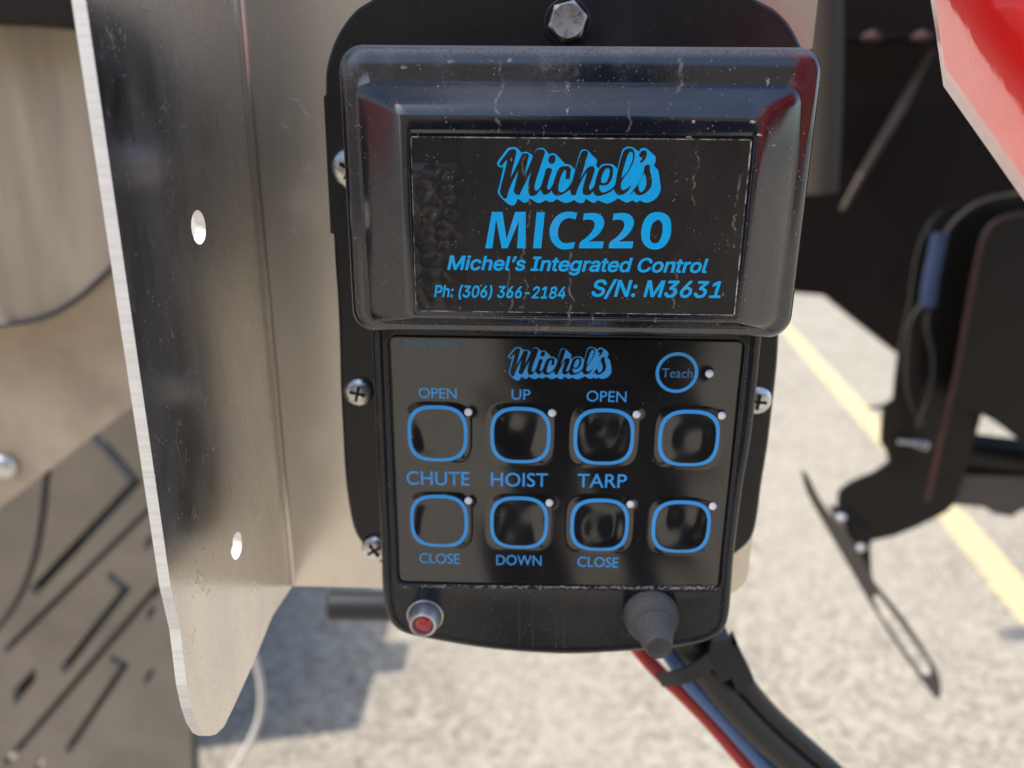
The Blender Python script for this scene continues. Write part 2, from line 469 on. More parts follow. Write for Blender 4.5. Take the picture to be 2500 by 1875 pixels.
# hex bolt
hb = P(1385, 56, YB)
t = thing('hex_bolt', 'dull zinc hex bolt head with grade marks above the lid', 'bolt', hb)
rc = .0071
def ngon(n, r, Y, ph=0): return [Vector((hb.x + r*math.cos(2*math.pi*k/n + ph), Y, hb.z + r*math.sin(2*math.pi*k/n + ph))) for k in range(n)]
H = 48
def hexr(a, r): 
    a = (a % (math.pi/3)) - math.pi/6
    return r * math.cos(math.pi/6) / math.cos(a)
def hexloop(r, Y, circ=0.0):
    out = []
    for k in range(H):
        a = 2*math.pi*k/H; ph = R(14)
        rr_ = hexr(a, r) * (1 - circ) + r * .86 * circ if circ else hexr(a, r)
        out.append(Vector((hb.x + rr_*math.cos(a + ph), Y, hb.z + rr_*math.sin(a + ph))))
    return out
obj('bolt_head', loft([hexloop(rc, YB), hexloop(rc, YB - .0042), hexloop(rc*.985, YB - .0047), hexloop(rc*.95, YB - .0052, .8), hexloop(rc*.90, YB - .0054, 1), hexloop(rc*.80, YB - .0053, 1)], False, True), hexm.m, t, True, 30)
mk = bmesh.new()
for ang in (100, 215, 325):
    s_ = bmesh.new(); box((rc*.38, -.0058, -.00022), (rc*.70, -.0052, .00022), s_)
    for v in s_.verts: v.co = Matrix.Rotation(R(ang), 3, 'Y') @ v.co + Vector((hb.x, YB, hb.z))
    me_ = bpy.data.meshes.new('tmp'); s_.to_mesh(me_); mk.from_mesh(me_); s_.free(); bpy.data.meshes.remove(me_)
obj('grade_mark', mk, hexm.m, t)
tri = [Vector((hb.x + .0029 + .0013*math.cos(a), YB - .0059, hb.z + .0002 + .0013*math.sin(a))) for a in (R(80), R(200), R(320))]
tri2 = [Vector((hb.x + .0029 + .0007*math.cos(a), YB - .0059, hb.z + .0002 + .0007*math.sin(a))) for a in (R(80), R(200), R(320))]
obj('triangle_mark', plate(tri, [tri2], (0, .0007, 0)), hexm.m, t)
obj('washer', lathe([(.0083, 0), (.0083, .0006), (.0079, .0008)], (hb.x, YB, hb.z), (0, -1, 0)), plate_m.m, t)

# ================================================================== control box
YF, YL = -.050, -.0490
cb_loc = P(1388, 1600, YF)
cb = thing('control_box', 'black control box with blue labelled keypad under a thick dusty lid', 'control box', cb_loc)
# --- housing
bpx = [(903, 700), (904, 830), (911, 1000), (919, 1180), (927, 1350), (930, 1440), (936, 1489), (948, 1522), (970, 1545), (999, 1557), (1050, 1568), (1109, 1579), (1180, 1590), (1258, 1598), (1357, 1604), (1420, 1604), (1482, 1601), (1556, 1596), (1656, 1587), (1715, 1576), (1745, 1564), (1770, 1545), (1783, 1515), (1790, 1450), (1797, 1360), (1818, 1195), (1840, 1067), (1867, 817), (1880, 700)]
bp = curvy([P(x, y, YF) for x, y in bpx], 4, 60)
lc = P(1376, 1130, YF)
def radial(lp, n, c0):
    out = []
    for k in range(n):
        a = 2*math.pi*k/n; d = Vector((math.cos(a), math.sin(a))); best = None
        for i in range(len(lp)):
            p, q = lp[i], lp[(i+1) % len(lp)]
            ax, az, bx, bz = p.x - c0.x, p.z - c0.z, q.x - p.x, q.z - p.z
            den = d.x*bz - d.y*bx
            if abs(den) < 1e-12: continue
            tt = (ax*bz - az*bx) / den; ss = (ax*d.y - az*d.x) / den
            if tt > 0 and -1e-6 <= ss <= 1.000001 and (best is None or tt > best): best = tt
        out.append(Vector((c0.x + d.x*best, lp[0].y, c0.z + d.y*best)))
    return out
lab_l, lab_r = P(964.5, 1130, YL).x, P(1783, 1130, YL).x
lab_t, lab_b = P(1388, 826, YL).z, P(1370, 1427, YL).z
def rrect(x0, x1, z0, z1, r, Y, n=8):
    out = []
    for cx, cz, a0 in ((x1 - r, z1 - r, 0), (x0 + r, z1 - r, 90), (x0 + r, z0 + r, 180), (x1 - r, z0 + r, 270)):
        for k in range(n + 1):
            a = R(a0 + 90*k/n); out.append(Vector((cx + r*math.cos(a), Y, cz + r*math.sin(a))))
    return out
NR = 360
def lrect(g, Y, r=.0022): return radial(rrect(lab_l - g, lab_r + g, lab_b - g, lab_t + g, r + g, Y, 10), NR, lc)
def bl(off, Y): return atY(radial(offset(bp, off) if off else bp, NR, lc), Y)
def lerp(A, B, t, Y): return [Vector((a.x + (b.x - a.x)*t, Y, a.z + (b.z - a.z)*t)) for a, b in zip(A, B)]
# the outer rim, a shallow channel, then the raised frame round the label
L0, L1 = bl(0, YF), lrect(.0011, YF)
loops = [bl(0, YB - .0003), bl(0, YF + .0045), bl(.0002, YF + .0026), bl(.0007, YF + .0013), bl(.0015, YF + .0005), bl(.0024, YF + .0001)]
loops += [bl(.0034, YF), bl(.0041, YF + .0003), bl(.0047, YF + .0003)]
loops += [lrect(.0022, YF + .0003), lrect(.0018, YF + .00005), lrect(.0012, YF), lrect(.0008, YF + .0003), lrect(.0006, YF + .0016)]
obj('housing', loft(loops, False, True), body_m.m, cb, True, 50)

# --- keypad label (membrane with gentle bulges)
btn = [(1068.9, 1057, 146, 135), (1270.8, 1061, 146, 135), (1473.7, 1065, 147, 136), (1680.5, 1068.4, 150, 137),
       (1072.8, 1269.8, 141, 128), (1267.3, 1273.8, 141, 128), (1463.2, 1279.3, 143, 129), (1661.7, 1283.8, 142, 128)]
B = []
for x, y, w_, h_ in btn:
    c0 = P(x, y, YL)
    B.append((c0.x, c0.z, abs(P(x + w_/2, y, YL).x - P(x - w_/2, y, YL).x)/2, abs(P(x, y - h_/2, YL).z - P(x, y + h_/2, YL).z)/2))
bw = sum(b_[2] for b_ in B)/8; bh = sum(b_[3] for b_ in B)/8
leds = [(1143.5, 1004.8), (1347.4, 1007), (1553.7, 1010.7), (1761.1, 1013.7), (1143.5, 1221), (1340.9, 1226), (1538.8, 1230), (1739, 1234.5), (1731.3, 911.3)]
LD = [P(x, y, YL) for x, y in leds]
rnd = [(random.uniform(-1, 1), random.uniform(-1, 1), random.uniform(-1, 1), random.uniform(0, 6)) for _ in range(8)]
def smooth(t): t = max(0, min(1, t)); return t*t*(3 - 2*t)
def bulge(x, z):
    top = smooth((lab_t - .0135 - z)/.006)
    h = top*(.00013*math.sin(x*95 + 1.0)*math.sin(z*70 + .4) + .00006*math.sin(x*210 + z*120))
    for (bx, bz, _, _), (r1, r2, r3, ph) in zip(B, rnd):
        u, v = (x - bx)/bw, (z - bz)/bh
        if abs(u) > 1.35 or abs(v) > 1.35: continue
        s = (u**4 + v**4) ** .25
        h += .00070 * smooth((1.14 - s)/.26)
        if s < .95:
            q = smooth((.95 - s)/.5)
            h += q*(-.00034 + .00016*(r1*u + r2*v) + .00015*math.sin(3.6*u + ph)*math.cos(3.0*v + r3*2))
    for p in LD:
        d2 = ((x - p.x)**2 + (z - p.z)**2)
        if d2 < .0001: h += .00035*math.exp(-d2/(.0017**2))
    return h
NX, NZ = 230, 170
bm = bmesh.new(); grid = []
for j in range(NZ + 1):
    row = []
    for i in range(NX + 1):
        u, v = i/NX, j/NZ
        x = lab_l + (lab_r - lab_l)*u; z = lab_b + (lab_t - lab_b)*v
        rcn = .0020
        dx = max(lab_l + rcn - x, x - (lab_r - rcn), 0); dz = max(lab_b + rcn - z, z - (lab_t - rcn), 0)
        if dx > 0 and dz > 0:
            s = math.hypot(dx, dz)
            m_ = max(dx, dz)
            k = m_/s
            x += (dx - dx*k) * (1 if x < lc.x else -1); z += (dz - dz*k) * (1 if z < lc.z else -1)
        row.append(bm.verts.new((x, YL - .0003 - bulge(x, z), z)))
    grid.append(row)
for j in range(NZ):
    for i in range(NX):
        bm.faces.new((grid[j][i], grid[j][i+1], grid[j+1][i+1], grid[j+1][i]))
border = [grid[0][i] for i in range(NX+1)] + [grid[j][NX] for j in range(1, NZ+1)] + [grid[NZ][i] for i in range(NX-1, -1, -1)] + [grid[j][0] for j in range(NZ-1, 0, -1)]
back = [bm.verts.new((v.co.x, YL + .0004, v.co.z)) for v in border]
for i in range(len(border)):
    j = (i+1) % len(border); bm.faces.new((border[j], border[i], back[i], back[j]))
lm = Mat('glossy_black_label', (.008, .008, .009), .06, ior=1.85)
sp = lm.math('MULTIPLY', lm.ramp(lm.voro(700), (.07, 1), (.13, 0)), lm.ramp(lm.noise(230, 2), (.60, 0), (.67, 1)))
sp2 = lm.math('MULTIPLY', lm.ramp(lm.voro(260), (.05, 1), (.09, 0)), lm.ramp(lm.noise(80, 2), (.60, 0), (.66, 1)))
film = lm.math('MULTIPLY', lm.ramp(lm.noise(30, 5, .65), (.4, 0), (.8, 1)), .03)
am = lm.math('MAXIMUM', lm.math('MAXIMUM', sp, sp2), film)
lm.color(lm.mix(am, (.008, .008, .009), (.34, .32, .29)))
lm.roughness(lm.math('ADD', lm.math('MULTIPLY', am, .6), .11))
label = obj('keypad_label', bm, lm.m, cb, True, 50)

def surf(x, z, lift=.00006): return Vector((x, YL - .0003 - bulge(x, z) - lift, z))
def superell(cx, cz, a, b, n, power=3.6, fn=surf, lift=.00006):
    out = []
    for k in range(n):
        t_ = 2*math.pi*k/n; c_, s_ = math.cos(t_), math.sin(t_)
        r_ = (abs(c_)**power + abs(s_)**power) ** (-1/power)
        out.append(fn(cx + a*r_*c_, cz + b*r_*s_, lift))
    return out
def ring(cx, cz, a, b, th, power, lift=.00006):
    return loft([superell(cx, cz, a, b, 72, power, lift=lift), superell(cx, cz, a - th*.5, b - th*.5, 72, power, lift=lift), superell(cx, cz, a - th, b - th, 72, power, lift=lift)])
def pad(cx, cz, a, b, power):
    return loft([superell(cx, cz, a*f, b*f, 72, power, lift=.00003) for f in (1, .93, .86, .78, .68, .56, .44, .32, .2, .1, .03)], False, True)
names = ['button under OPEN above CHUTE', 'button under UP above HOIST', 'button under OPEN above TARP', 'unlabelled upper right button',
         'button under CHUTE above CLOSE', 'button under HOIST above DOWN', 'button under TARP above CLOSE', 'unlabelled lower right button']
for (bx, bz, _, _), nm in zip(B, names):
    k = obj('button', pad(bx, bz, bw - .0012, bh - .0012, 2.9), lm.m, cb, True, 60)
    k['label'] = nm
    obj('button_ring', ring(bx, bz, bw, bh, .00132, 2.9), blue_label.m, k)
tc = P(1652.2, 909.3, YL); tr = 52*mpp(1652, 909, YL)
k = obj('button', pad(tc.x, tc.z, tr - .001, tr - .001, 2.0), lm.m, cb, True, 60); k['label'] = 'round button marked Teach'
obj('button_ring', ring(tc.x, tc.z, tr, tr, .0012, 2.0), blue_label.m, k)
ledm = Mat('clear_led', (.95, .97, 1.0), .08, ior=1.6, coat=1.0)
for p in LD:
    r_ = .0015
    c0 = surf(p.x, p.z, -.0002)
    obj('indicator_led', lathe([(r_*math.cos(R(a)), r_*.9*math.sin(R(a))) for a in (0, 15, 30, 45, 60, 75, 85)], c0, (0, -1, 0), 20), ledm.m, cb, True, 60)

# --- lettering
def text_bm(s, bold=0.0, shear=0.0, space=1.0):
    cu = bpy.data.curves.new('t', 'FONT'); cu.body = s; cu.size = 1.0; cu.offset = bold; cu.space_character = space
    cu.resolution_u = 6
    o = bpy.data.objects.new('t', cu); COL.objects.link(o)
    dg = bpy.context.evaluated_depsgraph_get()
    me = bpy.data.meshes.new_from_object(o.evaluated_get(dg))
    b_ = bmesh.new(); b_.from_mesh(me)
    bpy.data.objects.remove(o); bpy.data.curves.remove(cu); bpy.data.meshes.remove(me)
    for v in b_.verts: v.co.x += v.co.y * shear
    return b_
def cap_h(bold):
    b_ = text_bm('H', bold); h = max(v.co.y for v in b_.verts) - min(v.co.y for v in b_.verts); b_.free(); return h
def lettering(s, x0, x1, base, cap, Y, mat, parent, bold=0.0, shear=0.0, space=1.0, fn=None, name='lettering', conv=True, slope=None):
    """x0,x1,base,cap in photo pixels"""
    b_ = text_bm(s, bold, shear, space); ch = cap_h(bold)
    lo = min(v.co.x for v in b_.verts); hi = max(v.co.x for v in b_.verts)
    y0 = -bold
    A = P(x0, base, Y); D = P(x1, base, Y)
    xs = (D.x - A.x)/(hi - lo)
    zz = P((x0+x1)/2, base, Y).z; zs = (P((x0+x1)/2, base - cap, Y).z - zz)/ch
    for v in b_.verts:
        x = A.x + (v.co.x - lo)*xs; z = zz + (v.co.y - y0)*zs
        v.co = fn(x, z) if fn else Vector((x, Y, z))
    return obj(name, b_, mat, parent)
LB = dict(Y=YL, mat=blue_label.m, parent=label, bold=.003, fn=lambda x, z: surf(x, z, .00007))
def lab(s, cx, cy, w_, h_, **kw):
    d = dict(LB); d.update(kw); lettering(s, cx - w_/2, cx + w_/2, cy + h_/2, h_, **d)
lab('OPEN', 1068.9, 959, 93, 25); lab('UP', 1271.8, 962.5, 46, 25); lab('OPEN', 1480, 967, 97, 26)
lab('CHUTE', 1070, 1167, 153, 33, bold=.006); lab('HOIST', 1267.8, 1170, 138, 33, bold=.006); lab('TARP', 1469, 1173, 120, 33, bold=.006)
lab('CLOSE', 1073.8, 1362, 98, 24); lab('DOWN', 1266.8, 1367, 110, 24); lab('CLOSE', 1459, 1371, 99, 24)
lab('0145-910124', 1055.4, 838, 128, 17, mat=blue_dim.m, bold=.002, fn=lambda x, z: surf(x, z, .00018))
lab('Teach', 1652.2, 910, 74, 22, mat=blue_dim.m, bold=.0, fn=lambda x, z: surf(x, z, .00010))

# script logo, traced
BLUE = [(255,110),(300,100),(360,103),(395,130),(425,170),(460,160),(500,160),(545,185),(572,210),(600,145),(640,115),(690,110),(725,130),(775,190),(820,175),(860,190),(920,250),(975,310),(1010,313),(1050,330),(1100,385),(1165,160),(1190,130),(1230,127),(1270,150),(1320,205),(1375,260),(1380,290),(1358,325),(1400,375),(1415,335),(1450,315),(1520,308),(1580,320),(1632,375),(1690,150),(1720,110),(1770,92),(1830,105),(1865,130),(1905,155),(1925,115),(1970,108),(2010,125),(2110,215),(2113,270),(2088,330),(2140,385),(2155,450),(2175,600),(2165,670),(2120,740),(2060,780),(2000,797),(1960,790),(1915,768),(1880,793),(1850,785),(1822,765),(1760,795),(1720,785),(1640,740),(1580,780),(1500,808),(1460,795),(1390,765),(1340,800),(1300,785),(1235,745),(1215,790),(1180,802),(1140,795),(1090,762),(1020,795),(960,795),(870,750),(820,785),(780,785),(730,765),(670,797),(620,795),(530,740),(500,790),(460,797),(380,745),(360,800),(330,830),(290,830),(220,780),(140,690),(130,650),(150,590),(200,350),(160,355),(130,330),(120,300),(140,265)]
INK = [(150,300),(175,265),(230,190),(285,130),(345,122),(363,150),(355,205),(320,350),(287,488),(350,370),(400,260),(430,195),(455,178),(505,178),(523,200),(500,290),(480,380),(466,463),(530,320),(580,190),(610,140),(645,125),(700,128),(725,160),(700,240),(640,420),(590,590),(598,645),(625,645),(665,600),(700,500),(735,375),(765,360),(800,365),(812,390),(780,480),(750,600),(757,632),(785,628),(820,570),(850,480),(885,385),(940,340),(1020,338),(1050,368),(1042,440),(1032,500),(980,500),(985,440),(990,390),(965,385),(925,460),(893,580),(890,640),(912,665),(950,662),(1005,615),(1060,535),(1100,400),(1150,240),(1182,160),(1210,140),(1248,143),(1265,165),(1252,215),(1205,380),(1163,505),(1200,440),(1245,372),(1290,340),(1330,340),(1350,370),(1340,420),(1295,550),(1275,600),(1285,640),(1312,625),(1345,575),(1370,470),(1408,375),(1450,332),(1530,325),(1575,350),(1576,430),(1550,520),(1500,572),(1450,580),(1408,575),(1404,620),(1430,665),(1470,665),(1530,640),(1600,575),(1625,450),(1660,300),(1700,170),(1732,125),(1790,110),(1835,130),(1850,180),(1836,270),(1790,375),(1692,520),(1675,580),(1682,632),(1710,640),(1760,612),(1806,568),(1785,622),(1740,670),(1690,697),(1640,697),(1608,672),(1590,627),(1530,668),(1460,697),(1400,713),(1350,702),(1325,655),(1290,692),(1240,702),(1205,688),(1193,645),(1212,560),(1252,405),(1190,505),(1125,645),(1110,702),(1075,702),(1045,690),(1040,632),(990,665),(940,693),(880,710),(830,693),(805,642),(780,672),(740,697),(700,693),(682,660),(665,632),(610,697),(570,712),(530,706),(510,650),(512,560),(553,392),(480,540),(400,702),(385,702),(345,682),(330,645),(345,580),(390,392),(320,520),(270,640),(242,740),(205,746),(165,692),(158,640),(200,470),(240,310),(247,262),(235,265),(200,310),(170,337),(150,318)]
EH = [(1425,540),(1440,450),(1480,375),(1520,360),(1540,385),(1530,450),(1500,535),(1460,555)]
LH = [(1680,490),(1700,400),(1740,260),(1775,175),(1800,155),(1825,170),(1825,240),(1790,340),(1740,430)]
SS = [(1788,703),(1830,640),(1870,590),(1925,500),(1960,420),(1970,340),(2000,322),(2040,322),(2042,400),(2065,500),(2056,590),(2012,655),(1955,692),(1900,704),(1860,685),(1845,648),(1815,680)]
SH = [(1905,640),(1900,605),(1893,575),(1940,480),(1968,425),(1990,480),(1996,560),(1972,630),(1935,665),(1915,660)]
AP = [(1905,195),(1930,150),(1970,135),(2000,150),(2000,200),(1972,260),(1925,300),(1915,282),(1940,250),(1950,228),(1925,225),(1908,215)]
DOT = [(763,270),(770,235),(790,207),(820,196),(848,205),(856,240),(845,285),(820,306),(785,308)]
def poly_bm(loops, to3, bm=None):
    bm = bm or bmesh.new()
    vs, es = [], []
    for lp in loops:
        k = len(vs); n = len(lp)
        vs += [Vector((x/100, -y/100)) for x, y in lp]; es += [(k + i, k + (i + 1) % n) for i in range(n)]
    r = delaunay_2d_cdt(vs, es, [], 0, 1e-6)
    segs = [(vs[a], vs[b]) for a, b in es]
    vv = [bm.verts.new(to3(v.x*100, -v.y*100)) for v in r[0]]
    for f in r[2]:
        cx = sum(r[0][k].x for k in f)/len(f); cy = sum(r[0][k].y for k in f)/len(f)
        if sum(1 for a, b in segs if (a.y > cy) != (b.y > cy) and cx < (b.x - a.x)*(cy - a.y)/(b.y - a.y) + a.x) % 2 == 0: continue
        try: bm.faces.new([vv[k] for k in f])
        except ValueError: pass
    if sum((f.normal_update() or f.normal.y) for f in bm.faces) > 0:
        bmesh.ops.reverse_faces(bm, faces=bm.faces[:])
    return bm
def sm(lp, sub=3, lim=40): return [tuple(v[:2]) for v in curvy([Vector((x, y, 0)) for x, y in lp], sub, lim)]
def logo(to3b, to3k, parent, mb, mk_):
    o = obj('script_logo', poly_bm([sm(BLUE)], to3b), mb, parent)
    b_ = poly_bm([sm(INK), sm(EH), sm(LH)], to3k)
    poly_bm([sm(SS), sm(SH)], to3k, b_); poly_bm([sm(AP)], to3k, b_); poly_bm([sm(DOT)], to3k, b_)
    obj('script_letters', b_, mk_, parent)

# --- lid
def lid_loop(l, t_, r_, b_, Y, rad):
    return rrect(P(l, 465, Y).x, P(r_, 465, Y).x, P(1400, b_, Y).z, P(1388, t_, Y).z, rad, Y, 10)
prof = [(850, 118, 1964, 812, -.030, .0075), (845, 112.5, 1970, 817, -.050, .0078), (845, 112.5, 1970, 817, -.0555, .0078), (846.5, 114, 1968.5, 815.5, -.0575, .0076),
        (851, 119, 1964, 811, -.0592, .0072), (858, 128, 1956, 806, -.0599, .0066),
        (874, 172, 1944, 800, -.0603, .0058), (884, 200, 1934, 797, -.0607, .0052), (890, 207, 1928, 795, -.0618, .0048),
        (912, 222, 1913, 792, -0.0643, .0040), (938, 238, 1888, 789, -0.0669, .0032), (962, 254, 1866, 786, -0.0693, .0026), (978, 268, 1852, 783, -0.0707, .0022), (987, 280, 1844, 780, -0.0713, .0020), (993, 294, 1839, 778, -0.0715, .0018),
        (998, 312, 1835, 776.5, -0.0715, .0016), (1000.5, 326, 1831.5, 775, -0.0715, .0012), (1001.5, 327.5, 1830.5, 774, -0.0714, .0010), (1002, 328, 1830, 773, -0.0710, .0009)]
# profile values were read at the depth of the final face: convert each to its own depth
lid_bm = loft([lid_loop(*p) for p in prof], False, True)
zl0 = P(1388, 817, -.06).z; zl1 = P(1388, 112, -.06).z
def lidx(px, py): return P(px, py, -.072).x - cb_loc.x
def lidz(py): return P(1388, py, -.070).z - cb_loc.z
runs = [(lidx(1222, 250), lidz(325), lidz(140), .0007, 1.3, .6), (lidx(1668, 200), lidz(225), lidz(130), .0009, 4.1, .55), (lidx(1300, 800), lidz(850), lidz(770), .0005, 7.7, .7),
        (lidx(1385, 800), lidz(810), lidz(762), .0005, 2.9, .8), (lidx(1450, 800), lidz(810), lidz(765), .0005, 9.2, .7), (lidx(1600, 800), lidz(815), lidz(770), .0005, 5.5, .5), (lidx(1760, 800), lidz(800), lidz(770), .0005, 6.1, .5), (lidx(1530, 250), lidz(330), lidz(240), .0005, 3.3, .35)]
lid_m = dusty_plastic('dusty_black_lid_plastic', (.008, .011, .019),   .12, .9, 1.2, runs=runs, ior=1.88, topz=lidz(112))
obj('lid', lid_bm, lid_m.m, cb, True, 40)
# dust pellets stuck to the lid
# --- sticker
YS = -0.0715
sx0, sx1 = P(1007, 465, YS).x, P(1823, 465, YS).x
sz0, sz1 = P(1400, 764, YS).z, P(1400, 337, YS).z
sm_ = Mat('matt_black_sticker', (.017, .016, .0155), .32, ior=1.38)
X = sm_.xyz()
left = sm_.ramp(sm_.math('DIVIDE', sm_.math('SUBTRACT', X[0], sx0 - cb_loc.x), .022), (.0, 1), (.45, .9), (.75, 0))
zr = sm_.math('DIVIDE', sm_.math('SUBTRACT', X[2], sz0 - cb_loc.z), sz1 - sz0)
vert = sm_.ramp(zr, (.0, .15), (.12, .6), (.45, .9), (.80, 1), (.86, 0))
vor = sm_.voro(270, vec=sm_.mapped((1, 1, 1)), feature='SMOOTH_F1')
wr = sm_.math('MULTIPLY', sm_.math('MULTIPLY', left, vert), sm_.ramp(vor, (.1, 0), (.75, 1)))
sp = sm_.math('MULTIPLY', sm_.ramp(sm_.voro(750), (.10, 1), (.17, 0)), sm_.ramp(sm_.noise(210, 2), (.54, 0), (.64, 1)))
sp2 = sm_.math('MULTIPLY', sm_.ramp(sm_.voro(260, vec=sm_.mapped((1, 1, .6))), (.06, 1), (.10, 0)), sm_.ramp(sm_.noise(90, 2), (.58, 0), (.64, 1)))
film = sm_.math('MULTIPLY', sm_.ramp(sm_.noise(40, 5, .7), (.35, .1), (.75, 1)), .05)
edge = sm_.ramp(sm_.noise(500, 3), (.3, .1), (.6, .7))
am = sm_.math('MAXIMUM', sm_.math('MULTIPLY', sm_.math('MAXIMUM', sp, sp2), .75), film)
for (x0, z0, z1, seed, a) in ((P(1285, 500, YS).x, 340, 770, 1.1, .35), (P(1690, 500, YS).x, 340, 500, 2.2, .4), (P(1245, 500, YS).x, 660, 775, 3.7, .35), (P(1395, 500, YS).x, 610, 775, 5.2, .45), (P(1665, 500, YS).x, 620, 775, 6.3, .4), (P(1800, 500, YS).x, 420, 600, 7.3, .4)):
    wv = sm_.noise(70, 4, .65, vec=sm_.mapped((0, 0, 1), loc=(seed, seed, 0)))
    cx = sm_.math('ADD', sm_.math('MULTIPLY', sm_.math('SUBTRACT', wv, .5), .012), x0 - cb_loc.x)
    ln = sm_.ramp(sm_.math('DIVIDE', sm_.math('ABSOLUTE', sm_.math('SUBTRACT', X[0], cx)), .0005), (.3, 1), (1, 0))
    zA, zB = P(1388, z1, YS).z - cb_loc.z, P(1388, z0, YS).z - cb_loc.z
    rz = sm_.math('MULTIPLY', sm_.math('GREATER_THAN', X[2], zA), sm_.math('LESS_THAN', X[2], zB))
    am = sm_.math('MAXIMUM', am, sm_.math('MULTIPLY', sm_.math('MULTIPLY', sm_.math('MULTIPLY', ln, rz), sm_.ramp(sm_.noise(400, 3, .7), (.42, 0), (.62, 1))), a))
sm_.color(sm_.mix(am, (.020, .019, .018), (.40, .37, .33)))
sm_.roughness(sm_.math('ADD', sm_.math('MULTIPLY', am, .5), sm_.ramp(left, (0, .32), (1, .16))))
sm_.bump(wr, .0016, 1.0)
stick = obj('name_sticker', loft([rrect(sx0, sx1, sz0, sz1, .0010, -0.0708, 4), rrect(sx0, sx1, sz0, sz1, .0010, YS, 4)], True, True), sm_.m, cb)
edge_m = Mat('dusty_sticker_edge', (.45, .43, .40), .8)
eb = bmesh.new()
def strip(x0, x1, z0, z1, Y):
    box((x0, Y, z0), (x1, Y + .0001, z1), eb)
strip(sx0 + .0003, sx1 - .0003, sz1 - .00022, sz1 + .00008, YS - .00005)
strip(sx0 + .0003, sx1 - .0003, sz0 - .00008, sz0 + .00012, YS - .00005)
strip(sx0 - .00005, sx0 + .00010, sz0 + .0003, sz1 - .0003, YS - .00005)
strip(sx1 - .00025, sx1 + .00010, sz0 + .0003, sz1 - .0003, YS - .00005)
em = edge_m; dd = em.noise(260, 4, .7)
em.color(em.mix(em.ramp(dd, (.42, 0), (.60, 1)), (.03, .03, .03), (.50, .47, .43)))
obj('sticker_edge', eb, edge_m.m, stick)
YT = YS - .00006; YK = YS - .00010
lg = lambda Yv: (lambda x, y: P(1190 + x*.19439, 340 + y*.19439, Yv))
logo(lg(YT), lg(YK), stick, blue_print.m, sm_.m)
S2 = dict(Y=YT, mat=blue_print.m, parent=stick)
MIC_M = [(213,72),(320,72),(362,350),(450,72),(558,72),(553,443),(470,443),(487,165),(372,443),(312,443),(255,145),(218,443),(145,443)]
MIC_I = [(668,75),(752,75),(715,443),(632,443)]
MIC_C = [(1082,82),(1065,150),(1010,135),(950,150),(905,200),(885,280),(895,345),(935,385),(985,390),(1060,378),(1045,443),(960,455),(890,440),(830,385),(802,310),(803,240),(830,170),(880,110),(950,75),(1020,70)]
MIC_2 = [(1150,90),(1250,83),(1320,105),(1355,160),(1345,230),(1290,310),(1200,375),(1352,372),(1340,443),(1100,443),(1110,385),(1180,330),(1240,260),(1260,200),(1240,160),(1200,150),(1140,158)]
MIC_0 = [(1915,75),(1985,95),(2030,150),(2040,230),(2030,320),(1990,400),(1930,445),(1860,455),(1790,430),(1745,370),(1733,290),(1748,200),(1790,120),(1850,80)]
MIC_0i = [(1910,148),(1945,185),(1952,250),(1940,320),(1910,380),(1870,393),(1835,375),(1822,330),(1830,250),(1855,185)]
mt = lambda x, y: P(1150 + x*.2396, 500 + y*.2396, YT)
b_ = poly_bm([MIC_M], mt); poly_bm([MIC_I], mt, b_); poly_bm([sm(MIC_C, 4, 50)], mt, b_)
poly_bm([sm(MIC_2, 4, 50)], mt, b_); poly_bm([sm([(x + 303, y) for x, y in MIC_2], 4, 50)], mt, b_)
poly_bm([sm(MIC_0, 4, 60), sm(MIC_0i, 4, 60)], mt, b_)
obj('lettering', b_, blue_print.m, stick)
